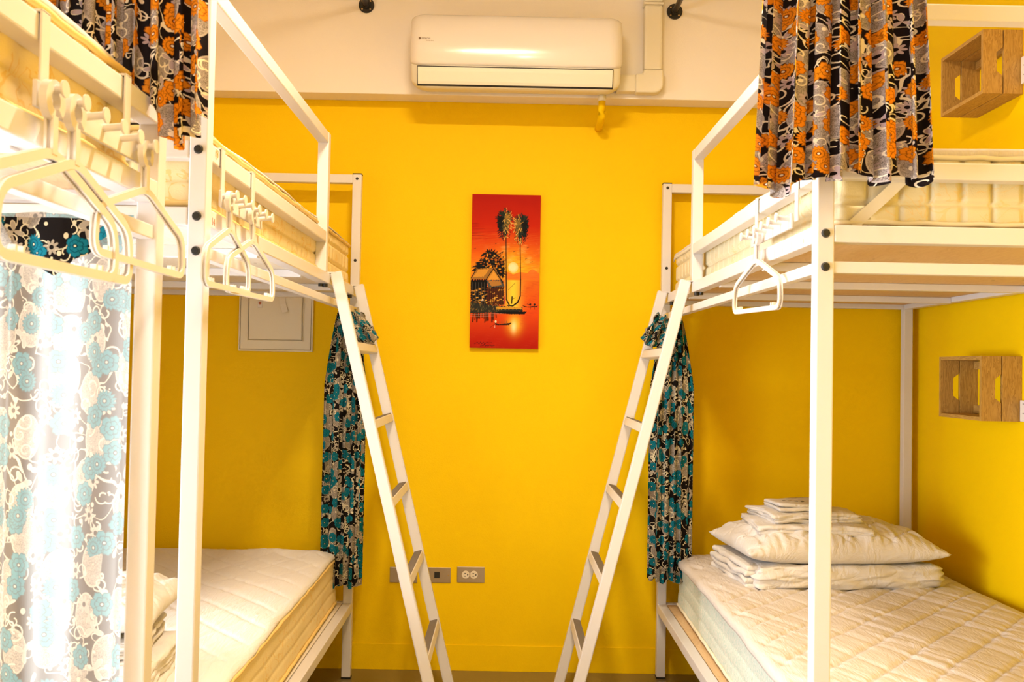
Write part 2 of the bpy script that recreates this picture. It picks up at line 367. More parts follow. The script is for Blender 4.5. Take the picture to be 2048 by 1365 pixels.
# ---------------------------------------------------------------- bunk beds
P = .036; BL = 1.978
ZT, ZR, ZG, ZTIE, ZLOW = 2.025, 1.560, 1.693, 1.485, .302
def bolt(parent, x, y, z, d=(0, -1, 0), r=.0095):
    bm = bmesh.new(); d = Vector(d); p = Vector((x, y, z))
    cyl(bm, p, p+d*.006, r, 20, r*.75); cyl(bm, p+d*.006, p+d*.0068, r*.5, 6)
    return obj('bolt', bm, black_plastic, parent, False)
def hole(parent, x, y, z, r=.006):
    bm = bmesh.new(); cyl(bm, (x, y-.0008, z), (x, y+.001, z), r, 18)
    return obj('bolt_hole', bm, black_plastic, parent)
def bunk(s, xin, yn, label, guard=(0, 1.335), ties=('near',), Wd=1.035):
    """s=+1 bed on the right of the aisle, -1 on the left; yn = front face of its near posts"""
    X = lambda a: s*(xin+a)
    yb = yn+BL
    b = thing('bunk_bed', label, 'bunk bed', (X(Wd/2), yn+BL/2, 0))
    T = P
    for (xa, xb, inner) in ((0, T, True), (Wd-T, Wd, False)):
        for (y0, near) in ((yn, True), (yb, False)):
            po = oneb('post', white_metal, b, X(xa), X(xb), y0, y0+T, .006, ZT, bev=.003)
            oneb('foot_cap', black_plastic, po, X(xa)-s*.001, X(xb)+s*.001, y0-.001, y0+T+.001, 0, .006, bev=0)
            oneb('end_cap', black_plastic, po, X(xa)-s*.0005, X(xb)+s*.0005, y0-.0005, y0+T+.0005, ZT, ZT+.004, bev=.001)
            xc = X((xa+xb)/2)
            if near:
                for z in (ZT-.03, ZG-.018, ZR-.018, ZTIE-.012): bolt(po, xc, y0, z)
            else:
                for z in (ZT-.018, ZG-.018): hole(po, xc, y0, z)
    # upper and lower decks
    for (zt, nm) in ((ZR, 'upper'), (ZLOW, 'lower')):
        for xa in (0, Wd-T): oneb('side_rail', white_metal, b, X(xa), X(xa+T), yn+T, yb, zt-T, zt, bev=.003)
        for y0 in (yn, yb): oneb('end_rail', white_metal, b, X(T), X(Wd-T), y0, y0+T, zt-T, zt, bev=.003)
        for k in (.535, 1.05, 1.56): oneb('cross_bar', white_metal, b, X(T), X(Wd-T), yn+k, yn+k+.028, zt-.040, zt-.018, bev=.002)
        ys = [yn+T+.002, yn+.549, yn+1.064, yn+1.574, yb-.002]
        for k in range(4):
            m = bmesh.new(); bx(m, X(T+.003), X(Wd-T-.003), ys[k]+.0015, ys[k+1]-.0015, zt-.0175, zt-.001, .001)
            obj('deck_board', m, ply if s > 0 or nm == 'upper' and yn < 0 else lit_ply, b)
    # tie bar below the upper deck
    oneb('tie_bar', white_metal, b, X(.006), X(.030), yn+T, yb, ZTIE-.024, ZTIE, bev=.002)
    if 'near' in ties: oneb('tie_bar', white_metal, b, X(T), X(Wd-T), yn+.004, yn+.028, ZTIE-.024, ZTIE, bev=.002)
    if 'far' in ties: oneb('tie_bar', white_metal, b, X(T), X(Wd-T), yb+.004, yb+.028, ZTIE-.024, ZTIE, bev=.002)
    # head rails
    oneb('head_rail', white_metal, b, X(T), X(Wd-T), yb, yb+T, ZT-.036, ZT-.001, bev=.003)
    oneb('head_rail', white_metal, b, X(T), X(Wd-T), yn, yn+T, ZT-.036, ZT-.001, bev=.003)
    oneb('guard_rail', white_metal, b, X(T), X(Wd-T), yn, yn+T, ZG-.036, ZG, bev=.003)
    # aisle-side guard
    g0, g1 = guard
    if g0 == 0:
        y0, y1, yu = yn+T, yn+g1, yn+g1
    else:
        y0, y1, yu = yn+g0+T, yb, yn+g0
    oneb('guard_upright', white_metal, b, X(0), X(T), yu, yu+T, ZR, ZT-.004, bev=.003)
    oneb('guard_rail', white_metal, b, X(.001), X(T-.001), y0, y1, ZT-.040, ZT-.005, bev=.003)
    oneb('guard_rail', white_metal, b, X(.001), X(T-.001), y0, y1, ZG-.036, ZG, bev=.003)
    return b
lit_ply = wood_mat('daylit_plywood', (.82, .74, .62), (.76, .64, .48), 'Y', 3)  # tan plywood paled in colour to stand for daylight on the left boards
YR, YL_, YN = 1.968, 1.900, -.339
XRI, XLI = .633, .600
right_bed = bunk(1, XRI, YR, 'white metal bunk bed standing on the right side of the aisle')
left_bed = bunk(-1, XLI, YL_, 'white metal bunk bed at the left back, number 13 on its guard rail', (0, 1.265))
near_bed = bunk(-1, XLI, YN, 'nearest white metal bunk bed at the left edge, blue curtain on its end', (.55, 0), ties=('far',))

# numbers on the rails
def text(name, s, size, loc, rot, mat, parent, ext=.0003):
    c = bpy.data.curves.new(name, 'FONT'); c.body = s; c.size = size; c.extrude = ext; c.align_x = 'CENTER'; c.align_y = 'CENTER'
    tmp = bpy.data.objects.new(name, c); C.objects.link(tmp); bpy.context.view_layer.update()
    me = bpy.data.meshes.new_from_object(tmp.evaluated_get(bpy.context.evaluated_depsgraph_get())); me.name = name
    bpy.data.objects.remove(tmp); me.materials.clear(); me.materials.append(mat)
    o = bpy.data.objects.new(name, me); C.objects.link(o); o.rotation_euler = rot
    pl = Vector(parent.location) if parent.parent is None else Vector(parent.location)+Vector(parent.parent.location)
    o.parent = parent; o.location = Vector(loc)-pl
    return o
text('number', '13', .022, (-.5996, 1.960, 1.679), (PI/2, 0, PI/2), ink_yellow, left_bed)
text('number', '14', .022, (-.5996, 1.948, 1.537), (PI/2, 0, PI/2), ink_red, left_bed)
text('number', '8', .014, (.6326, 2.058, 1.537), (PI/2, 0, -PI/2), ink_pink, right_bed)
# diagonal strap on the right bed's near end
V, Fc = sweep([(.722, 2.012, 1.566), (.79, 2.006, 1.63), (.86, 2.006, 1.70)], [(-.0008, -.012), (.0008, -.012), (.0008, .012), (-.0008, .012)], side=(0, 1, 0))
tag(pyobj('strap', V, Fc, strap_fab, right_bed, False), 'pale diagonal strap')

# ---------------------------------------------------------------- ladders
def ladder(s, xt, yn, yf, label):
    o = thing('ladder', label, 'ladder', (s*.22, (yn+yf)/2, 0), 'bunk ladders')
    slope = .249; zt = 1.566
    ax = Vector((s*slope, 0, 1)).normalized(); px = Vector((ax.z, 0, -ax.x))  # px: across the stringer in X-Z
    xb = s*(xt-slope*zt)
    def box_along(bm, y0, y1, w, z0, z1, bev=.003):
        L = (z1-z0)/ax.z; c = Vector((xb, 0, 0))+ax*((z0+z1)/2/ax.z)
        m = Matrix.Translation((c.x, (y0+y1)/2, c.z)) @ Matrix(((px.x, 0, ax.x), (0, 1, 0), (px.z, 0, ax.z))).to_4x4() @ Matrix.Diagonal((w, y1-y0, L, 1))
        r = bmesh.ops.create_cube(bm, size=1, matrix=m)
        if bev: bmesh.ops.bevel(bm, geom=list(set(e for v in r['verts'] for e in v.link_edges)), offset=bev, segments=2, affect='EDGES')
    for y in (yn, yf):
        bm = bmesh.new(); box_along(bm, y-.013, y+.013, .038, .006, zt); st = obj('stringer', bm, white_metal, o)
        bm = bmesh.new(); bx(bm, xb-.02, xb+.02, y-.014, y+.014, 0, .008, 0); obj('foot_cap', bm, black_plastic, st)
        # hook over the side rail and its black bolts
        xr = s*(XRI if s > 0 else XLI)
        bm = bmesh.new(); bx(bm, xr-s*.020, xr+s*.041, y-.013, y+.013, ZR+.001, ZR+.005, .001); bx(bm, xr+s*.037, xr+s*.041, y-.013, y+.013, ZR-.03, ZR+.003, .001)
        obj('hook', bm, white_metal, st)
        bm = bmesh.new(); cyl(bm, (xr+s*.012, y-.03, ZR-.048), (xr+s*.012, y-.03, ZR-.037), .009); cyl(bm, (xr+s*.026, y-.034, ZR-.046), (xr+s*.026, y-.034, ZR-.037), .008)
        obj('bolt', bm, black_plastic, st)
    for z in (.262, .525, .787, 1.050, 1.313):
        bm = bmesh.new(); c = Vector((xb, 0, 0))+ax*(z/ax.z)
        R3 = Matrix(((px.x, 0, ax.x), (0, 1, 0), (px.z, 0, ax.z)))
        m = Matrix.Translation((c.x, (yn+yf)/2, c.z)) @ R3.to_4x4() @ Matrix.Diagonal((.034, yf-yn-.026, .030, 1))
        r = bmesh.ops.create_cube(bm, size=1, matrix=m); bmesh.ops.bevel(bm, geom=list(set(e for v in r['verts'] for e in v.link_edges)), offset=.002, segments=1, affect='EDGES')
        rg = obj('rung', bm, white_metal, o)
        bm = bmesh.new(); c2 = c+ax*.0165
        m = Matrix.Translation((c2.x, (yn+yf)/2, c2.z)) @ R3.to_4x4() @ Matrix.Diagonal((.028, yf-yn-.05, .003, 1)); bmesh.ops.create_cube(bm, size=1, matrix=m)
        tag(obj('grip_pad', bm, grip_mat, rg), 'grey anti-slip strip')
    return o
ladder(1, .612, 3.31, 3.80, 'white leaning ladder hooked on the right bunk bed')
ladder(-1, .582, 3.25, 3.755, 'white leaning ladder hooked on the left bunk bed, in front of the wall plates')

# ---------------------------------------------------------------- soft shapes
def seg(L, n, r, k=3):
    """coordinates across a side of length L with extra samples in the rounding"""
    e = np.linspace(0, r, k+1)[:-1]
    mid = np.linspace(r, L-r, max(2, n)); return np.concatenate([e, mid, L-e[::-1]])-L/2
def rbox(wx, wy, wz, r, nx, ny, nz, fn=None):
    xs, ys, zs = seg(wx, nx, r), seg(wy, ny, r), seg(wz, nz, min(r, wz*.49))
    V = []; Fc = []; off = 0
    def face(a, b, fix, ax, val, flip):
        nonlocal off
        A, B = np.meshgrid(a, b, indexing='ij'); Q = np.zeros(A.shape+(3,)); oth = [i for i in range(3) if i != ax]
        Q[..., oth[0]] = A; Q[..., oth[1]] = B; Q[..., ax] = val
        f = grid_faces(*A.shape)
        if flip: f = f[:, ::-1]
        V.append(Q.reshape(-1, 3)); Fc.append(f+off); off += A.size
    face(ys, zs, None, 0, wx/2, False); face(ys, zs, None, 0, -wx/2, True)
    face(xs, zs, None, 1, wy/2, True); face(xs, zs, None, 1, -wy/2, False)
    face(xs, ys, None, 2, wz/2, False); face(xs, ys, None, 2, -wz/2, True)
    V = np.concatenate(V); Fc = np.concatenate(Fc)
    h = np.array([wx/2, wy/2, wz/2]); rz = min(r, wz*.49); rr = np.array([r, r, rz])
    inner = np.clip(V, -(h-rr), h-rr); d = (V-inner)/rr
    n = np.linalg.norm(d, axis=1, keepdims=True); n[n == 0] = 1
    N = d/n
    V2 = inner+N*rr
    # weld
    key = np.round(V2, 6); _, idx, inv = np.unique(key, axis=0, return_index=True, return_inverse=True)
    inv = inv.reshape(-1); V3 = V2[idx]; N3 = N[idx]; Fc = inv[Fc]
    Fc = [tuple(dict.fromkeys(f)) for f in Fc.tolist()]; Fc = [f for f in Fc if len(f) > 2]
    if fn is not None: V3 = fn(V3, N3)
    return V3, Fc
def rrect_loop(wx, wy, r, z, n=10):
    o = []
    for (cx, cy, a0) in ((wx/2-r, wy/2-r, 0), (-wx/2+r, wy/2-r, PI/2), (-wx/2+r, -wy/2+r, PI), (wx/2-r, -wy/2+r, 1.5*PI)):
        for k in range(n+1): a = a0+PI/2*k/n; o.append((cx+r*math.cos(a), cy+r*math.sin(a), z))
    # densify
    q = []
    for i in range(len(o)):
        a = Vector(o[i]); b = Vector(o[(i+1) % len(o)]); m = max(1, int((b-a).length/.04))
        for k in range(m): q.append(a.lerp(b, k/m))
    return q
def mattress(cx, cy, z0, wx, wy, wz, mat, label, pip, quilt='grid', rz=0, group='mattresses on the bunks', res=.013):
    o = thing('mattress', label, 'mattress', (cx, cy, z0), group)
    def fn(V, N):
        side = (np.abs(N[:, 2]) < .6)
        groove = np.zeros(len(V))
        along = np.where(np.abs(N[:, 0]) > np.abs(N[:, 1]), V[:, 1], V[:, 0])
        if quilt == 'grid':
            ph = np.abs(((along/.066) % 1)-.5)*.066; g = np.exp(-((.033-ph)/.0042)**2)
            for zz in (-.028, .036): g = np.maximum(g, np.exp(-((V[:, 2]-zz)/.005)**2))
        else:
            g = np.zeros(len(V))
            for zz in (-.035, .02): g = np.maximum(g, np.exp(-((V[:, 2]-zz)/.005)**2))
        V = V.copy(); V[:, :2] += N[:, :2]*(.006-(.010 if quilt == 'grid' else .0025)*g[:, None]+.002*wn(along*3, V[:, 2]*6, 3, 2)[:, None])*side[:, None]
        return V
    V, Fc = rbox(wx, wy, wz, .022, int(wx/res), int(wy/res), 26, fn)
    V = V+np.array([0, 0, wz/2])
    R = np.array([[math.cos(rz), -math.sin(rz)], [math.sin(rz), math.cos(rz)]]); V[:, :2] = V[:, :2]@R.T
    pyobj('cover', V+np.array([cx, cy, z0]), Fc, mat, o)
    for z in (wz-.012, .012):
        path = [(p.x*math.cos(rz)-p.y*math.sin(rz)+cx, p.x*math.sin(rz)+p.y*math.cos(rz)+cy, p.z+z0+.0015*math.sin(p.x*60+p.y*47)) for p in rrect_loop(wx+.016, wy+.016, .032, z)]
        tube('piping', path, .0055, pip, o, closed=True, n=8)
    return o
def pad(cx, cy, z0, wx, wy, label, mode, rz=0, over=.03, step=.008, amp=.0035, edge_amp=.004, th=.008, seed=1, mat=None, lift=None, parent_name='mattress_pad'):
    """quilted protector draped over a mattress top: a grid whose rim bends down over the edge"""
    nx, ny = int((wx+2*over)/step), int((wy+2*over)/step)
    a = np.linspace(-wx/2-over, wx/2+over, nx); b = np.linspace(-wy/2-over, wy/2+over, ny)
    A, B = np.meshgrid(a, b, indexing='ij')
    def fold(t, h, r=.016):
        s = np.sign(t); e = np.abs(t)-(h-r); pos = np.minimum(np.abs(t), h-r); z = np.zeros_like(t)
        ang = np.clip(e/r, 0, PI/2); pos = pos+np.where(e > 0, r*np.sin(ang), 0); z = np.where(e > 0, -(r-r*np.cos(ang)), 0)
        z = z-np.maximum(e-r*PI/2, 0); return s*pos, z
    Xp, z1 = fold(A, wx/2+.008); Yp, z2 = fold(B, wy/2+.008)
    Z = z1+z2
    sg = 1 if mode == 'diamond' else -1
    AA = A*sg
    u = (1.15*AA-B)/1.524/.108; v = (AA+.45*B)/1.097/.135
    u = u+.05*wn(A, B, seed+5, 2, 1.2); v = v+.07*wn(A, B, seed+6, 2, 1.2)
    du = np.abs((u % 1)-.5)*2; dv = np.abs((v % 1)-.5)*2
    puff = (1-du**9)*(1-.55*dv**10)
    al, ac_ = (.45*AA-B)/1.097, (AA+.45*B)/1.097
    cr = wn(al*2.2, ac_*24, seed, 3, .9)*(.5+.5*wn(A*2.3, B*2.3, seed+8, 2, 1.3))    # creases square to the stitching
    near = np.exp(-((1-du)/.35)**2)
    inside = (np.abs(A) < wx/2-.01) & (np.abs(B) < wy/2-.01)
    Z = Z+th+amp*1.5*puff*np.clip((wx/2-np.abs(A))/.05, 0, 1)*np.clip((wy/2-np.abs(B))/.05, 0, 1)+amp*.75*cr*(.45+near)*inside+.004*wn(A, B, seed+2, 3, 1.3)
    Xp = Xp+edge_amp*wn(B*2.5, A*.3, seed+3, 3, 1.0)*(np.abs(A) > wx/2-.06); Yp = Yp+edge_amp*wn(A*2.5, B*.3, seed+4, 3, 1.0)*(np.abs(B) > wy/2-.06)
    if lift is not None: Z = Z+lift(A, B)
    R = np.array([[math.cos(rz), -math.sin(rz)], [math.sin(rz), math.cos(rz)]])
    V = np.stack([Xp.ravel(), Yp.ravel(), Z.ravel()], 1); V[:, :2] = V[:, :2]@R.T; V += np.array([cx, cy, z0])
    o = pyobj(parent_name, V, grid_faces(nx, ny)[:, ::-1], mat or pad_fab, None, True, origin=(cx, cy, z0))
    m = o.modifiers.new('thickness', 'SOLIDIFY'); m.thickness = .004; m.offset = -1
    return tag(o, label, 'mattress pad', 'mattress pads')
# upper mattresses
mw = .93
mattress(XRI+.045+mw/2+.01, YR+.05+.955, ZR+.001, mw, 1.90, .165, matt_cream, 'cream quilted mattress on the upper deck of the right bunk bed', lpiping_fab, res=.006)
mattress(-(XLI+.040+mw/2), YL_+.045+.945, ZR+.001, mw, 1.89, .175, matt_yellow, 'yellowish embroidered mattress on the upper deck of the left back bunk bed', piping_fab)
mattress(-(XLI+.040+mw/2), YN+.045+.945, ZR+.001, mw, 1.89, .175, matt_yellow, 'embroidered mattress on the upper deck of the nearest bunk bed, beside the large hangers', piping_fab)
# lower mattresses
mattress(.706+.93/2, YR+.045+.95, ZLOW+.001, .93, 1.90, .200, matt_mint, 'mint striped mattress on the lower deck of the right bunk bed', lpiping_fab, 'rows', rz=-.010)
mattress(-(.655+.93/2), YL_+.045+.95, ZLOW+.001, .93, 1.90, .200, matt_yellow, 'cream yellow mattress on the lower deck of the left back bunk bed', piping_fab, 'rows', rz=.010)
pad(.700+.93/2, YR+.045+.95, ZLOW+.203, .945, 1.905, 'white diamond quilted pad on the lower right mattress, under the pillow pile', 'diamond', rz=-.010, over=.028, amp=.0062, step=.006, edge_amp=.0025)
pad(-(.655+.93/2), YL_+.045+.95, ZLOW+.203, .935, 1.905, 'white quilted pad on the lower left mattress', 'rows', rz=.010, mat=pad_fab_left, over=.018, amp=.0045, step=.006, seed=9,
    lift=lambda A, B: .010*np.exp(-((A-.40)/.05)**2-((B-.86)/.05)**2)+.012*np.exp(-((A-.22)/.10)**2-((B-.90)/.05)**2))
pad(XRI+.045+mw/2+.01, YR+.05+.955, ZR+.168, mw, 1.90, 'rumpled cream pad on the upper right mattress below the wooden box', 'rows', over=.02, amp=.003, edge_amp=.005, step=.012, seed=14)
pad(-(XLI+.040+mw/2), YL_+.045+.945, ZR+.178, mw, 1.89, 'thin quilted pad on the upper left mattress beside the number 13', 'rows', over=.010, amp=.003, edge_amp=.003, step=.012, seed=20)
pad(-(XLI+.040+mw/2), YN+.045+.945, ZR+.178, mw, 1.89, 'white pad with a rumpled drooping edge on the nearest upper mattress', 'rows', over=.022, amp=.003, edge_amp=.008, step=.012, seed=27)

# bedding piles
def pillow(name, cx, cy, z0, wx, wy, h, label, cat, group, seed=3, rz=0, quilted=True):
    n, m = 150, 100; V = []; Fa = []
    u = np.linspace(-1, 1, n); v = np.linspace(-1, 1, m); U, W_ = np.meshgrid(u, v, indexing='ij')
    pin = 1-.10*(1-np.abs(U)**2)*np.abs(W_)**3; pin2 = 1-.05*(1-np.abs(W_)**2)*np.abs(U)**3
    X = U*wx/2*pin2; Y = W_*wy/2*pin
    prof = np.clip((1-np.abs(U)**2.6), 0, 1)**.55*np.clip((1-np.abs(W_)**2.6), 0, 1)**.5
    q = 0
    if quilted:
        a = (U*2.2+W_*1.7); b = (U*2.2-W_*1.7); q = np.maximum(np.exp(-((np.abs((a % 1)-.5))/.035)**2), np.exp(-((np.abs((b % 1)-.5))/.035)**2))
    wr = wn(U*3.2, W_*.9, seed, 3, 1.1)*.008+wn(U*11, W_*1.2, seed+1, 2, 1)*.005*np.abs(W_)**2
    top = h*.62*prof+(wr-.009*q)*prof**.4
    bot = -h*.38*prof**.7
    zc = h*.38+z0
    f = grid_faces(n, m)
    Vt = np.stack([X.ravel(), Y.ravel(), (top+zc).ravel()], 1); Vb = np.stack([X.ravel(), Y.ravel(), (bot+zc).ravel()], 1)
    V = np.concatenate([Vt, Vb]); Fa = np.concatenate([f[:, ::-1], f+n*m])
    R = np.array([[math.cos(rz), -math.sin(rz)], [math.sin(rz), math.cos(rz)]]); V[:, :2] = V[:, :2]@R.T; V[:, :2] += (cx, cy)
    key = np.round(V, 6); _, idx, inv = np.unique(key, axis=0, return_index=True, return_inverse=True); inv = inv.reshape(-1)
    Fa = [tuple(dict.fromkeys(x)) for x in inv[Fa].tolist()]; Fa = [x for x in Fa if len(x) > 2]
    return tag(pyobj(name, V[idx], Fa, sheet_fab, None, True, origin=(cx, cy, z0)), label, cat, group)
def folded(name, cx, cy, z0, wx, wy, h, layers, label, cat, group=None, rz=0, seed=5, jit=.006, r=None, wrk=.002, sag=0, mat=None):
    Vs = []; Fs = []; off = 0; rs = np.random.RandomState(seed); lh = h/layers
    for k in range(layers):
        j = rs.uniform(-jit, jit, 4)
        w1, d1 = wx-abs(j[0]), wy-abs(j[1])
        def fn(V, N, k=k):
            V = V.copy(); V[:, 2] += wrk*wn(V[:, 0]*5+k*3, V[:, 1]*5, seed+k, 3, 1)-sag*((V[:, 0]/(wx/2))**2+(V[:, 1]/(wy/2))**2)*(k+1)/layers
            V[:, 0] += wrk*1.6*wn(V[:, 1]*6, V[:, 2]*30+k, seed+k+9, 3, 1)*(np.abs(N[:, 0]) > .3); V[:, 1] += wrk*1.6*wn(V[:, 0]*6, V[:, 2]*30+k*2, seed+k+19, 3, 1)*(np.abs(N[:, 1]) > .3)
            return V
        V, Fc = rbox(w1, d1, lh*1.04, min(lh*.5, .03), int(w1/.012), int(d1/.012), max(3, int(lh/.01)), fn)
        V = V+np.array([j[2]*.6, j[3]*.6, lh*(k+.5)])
        Vs.append(V); Fs += [tuple(i+off for i in f) for f in Fc]; off += len(V)
    V = np.concatenate(Vs); R = np.array([[math.cos(rz), -math.sin(rz)], [math.sin(rz), math.cos(rz)]]); V[:, :2] = V[:, :2]@R.T; V += np.array([cx, cy, z0])
    return tag(pyobj(name, V, Fs, mat or sheet_fab, None, True, origin=(cx, cy, z0)), label, cat, group)
PZ = ZLOW+.217
dv = folded('folded_duvet', 1.165, 3.50, PZ-.004, .68, .42, .078, 1, 'folded white duvet at the bottom of the pillow pile on the right bed', 'duvet', rz=.10, jit=.006, wrk=.006, seed=41)
def duvet_edges(parent, cx, cy, z0, wx, wy, h, n, rz):
    R = np.array([[math.cos(rz), -math.sin(rz)], [math.sin(rz), math.cos(rz)]])
    for k in range(n):
        lh = h/n; c = np.array([-wx/2+.045, .012])@R.T
        def fn(V, N, k=k):
            V = V.copy(); V[:, 2] += .004*wn(V[:, 1]*7+k*3, V[:, 0]*4, 60+k, 3, 1); V[:, 0] += .007*wn(V[:, 1]*5, V[:, 0]*2+k, 80+k, 2, 1); return V
        V, Fc = rbox(.12+.010*((k*7) % 3), wy-.03, lh*1.0, lh*.48, 10, 36, 3, fn)
        V = V+np.array([0, 0, lh*(k+.5)]); V[:, :2] = V[:, :2]@R.T; V += np.array([cx+c[0], cy+c[1], z0])
        pyobj('folded_layer', V, Fc, sheet_fab, parent)
duvet_edges(dv, 1.165, 3.50, PZ-.002, .68, .42, .080, 4, .10)
pillow('pillow', 1.160, 3.50, PZ+.066, .715, .46, .150, 'plump white quilted pillow on the right bed under the folded sheets', 'pillow', 'pillows', rz=.09)
folded('folded_sheet', 1.085, 3.47, PZ+.180, .40, .30, .036, 2, 'widest folded white sheet lying directly on the right bed pillow', 'folded sheet', 'folded sheets on the right pillow', rz=-.03, seed=11, sag=.006, wrk=.004)
folded('folded_sheet', 1.080, 3.485, PZ+.214, .33, .25, .038, 3, 'middle folded white sheet between the wide sheet and the small towel', 'folded sheet', 'folded sheets on the right pillow', rz=.14, seed=13, sag=.006, wrk=.004)
tw = folded('towel', 1.050, 3.46, PZ+.250, .19, .16, .026, 2, 'small folded white towel with dark stitched marks on top of the right pile', 'towel', rz=.1, seed=17, wrk=.003)
bm = bmesh.new()
for k in range(4):
    x = .995+k*.022; bx(bm, x, x+.010, 3.445, 3.453, PZ+.2765, PZ+.2785, 0, rot=Matrix.Rotation(.4, 3, 'Z'))
obj('stitched_mark', bm, black_plastic, tw)
folded('folded_duvet', -1.12, 2.20, PZ-.006, .72, .36, .080, 4, 'folded white duvet at the near end of the left lower bed', 'duvet', rz=.10, jit=.02, wrk=.004, seed=51)
folded('folded_sheet', -1.06, 2.20, PZ+.076, .52, .30, .045, 5, 'stack of thin folded sheet layers on the left lower bed beside the post', 'folded sheet', rz=.2, jit=.02, wrk=.003, seed=57)
pillow('pillow', -1.10, 2.26, PZ+.118, .66, .40, .12, 'white pillow on the left lower bed half hidden behind the white post', 'pillow', 'pillows', seed=8, rz=.1)

# ---------------------------------------------------------------- curtains
def curtain(name, top, bot, zt, zb, folds, amp, clothw, mat, label, group=None, rows=70, cols=None, hem=.012, seed=1, zbot=None, parent=None, u0=0):
    """top / bot: plan polylines (x,y); the cloth runs between them with folds growing downwards"""
    cols = cols or folds*16+1
    def samp(pl, t):
        pl = np.array(pl, float); d = np.r_[0, np.cumsum(np.linalg.norm(np.diff(pl, axis=0), axis=1))]; d /= d[-1]
        return np.stack([np.interp(t, d, pl[:, 0]), np.interp(t, d, pl[:, 1])], -1)
    t = np.linspace(0, 1, cols); v = np.linspace(0, 1, rows)
    Tp, Bp = samp(top, t), samp(bot, t)
    rs = np.random.RandomState(seed); ph = rs.rand(4)*6.28
    tw_ = t+.018*np.sin(2*PI*t*2+ph[0])+.012*np.sin(2*PI*t*5+ph[1])
    V = np.zeros((rows, cols, 3)); UV = np.zeros((rows, cols, 2))
    for i, q in enumerate(v):
        p = Tp*(1-q)+Bp*q; d = np.gradient(p, axis=0); n = np.stack([-d[:, 1], d[:, 0]], -1); n /= (np.linalg.norm(n, axis=1, keepdims=True)+1e-9)
        s = 2*PI*folds*(tw_+.006*np.sin(q*5+t*9))
        off = amp*(.75+.35*q)*(np.sin(s)+.32*np.sin(2.3*s+ph[2])+.15*np.sin(.45*s+ph[3]+q*2))
        tang = d/(np.linalg.norm(d, axis=1, keepdims=True)+1e-9)
        sk = amp*.35*np.sin(2*s+1.1)
        xy = p+n*off[:, None]+tang*sk[:, None]
        zb_t = zb+(np.interp(t, *zbot) if zbot is not None else 0)+hem*np.sin(s*.5+.6)+hem*.6*np.sin(s+1)
        V[i, :, 0:2] = xy; V[i, :, 2] = zt*(1-q)+zb_t*q
        UV[i, :, 0] = t*clothw+u0; UV[i, :, 1] = V[i, :, 2]
    o = pyobj(name, V.reshape(-1, 3), grid_faces(rows, cols), mat, parent, True, uv=UV.reshape(-1, 2), origin=None if parent else (float(V[..., 0].mean()), float(V[..., 1].mean()), zb))
    if not parent: tag(o, label, 'curtain', group)
    return o
# ceiling curtain rails with flanges on the beam
def pipe(x, label):
    o = thing('curtain_rail', label, 'curtain rail', (x, 3.905, 2.725), 'curtain rails')
    bm = bmesh.new(); cyl(bm, (x, 3.897, 2.725), (x, -.6, 2.725), .011, 16); obj('rail_tube', bm, dark_pipe, o, True)
    bm = bmesh.new(); cyl(bm, (x, 3.9045, 2.725), (x, 3.899, 2.725), .032, 32); cyl(bm, (x, 3.899, 2.725), (x, 3.885, 2.725), .018, 24, .014)
    f = obj('flange', bm, black_plastic, o, False)
    for k in range(4):
        a = PI/4+k*PI/2; bm = bmesh.new(); cyl(bm, (x+.0235*math.cos(a), 3.8995, 2.725+.0235*math.sin(a)), (x+.0235*math.cos(a), 3.897, 2.725+.0235*math.sin(a)), .0035, 10); obj('screw', bm, brass_screw, f)
pipe(-.600, 'dark curtain rail with a round flange on the beam, left of the air conditioner')
pipe(.662, 'dark curtain rail with a round flange on the beam, right of the air conditioner')
curtain('curtain', [(.520, 1.90), (.66, 1.865), (.785, 1.90)], [(.480, 1.895), (.60, 1.885), (.72, 1.86), (.830, 1.885)], 2.71, 1.635, 8, .026, .66, print_orange,
        'orange and black floral curtain hanging at the near end of the right upper bunk', 'orange floral curtains', rows=90, zbot=([0, .2, .45, .8, 1], [-.022, -.018, .012, -.002, .010]), seed=4)
curtain('curtain', [(-.520, 1.585), (-.60, 1.56), (-.70, 1.56), (-.78, 1.53)], [(-.505, 1.590), (-.575, 1.600), (-.640, 1.600), (-.700, 1.585), (-.80, 1.57)], 2.71, 1.66, 8, .020, .70, print_orange,
        'orange and black floral curtain tucked behind the edge of the nearest upper mattress', 'orange floral curtains', rows=90, zbot=([0, .25, .33, .45, .6, 1], [-.01, -.05, .035, .045, .10, .115]), seed=6, u0=3)
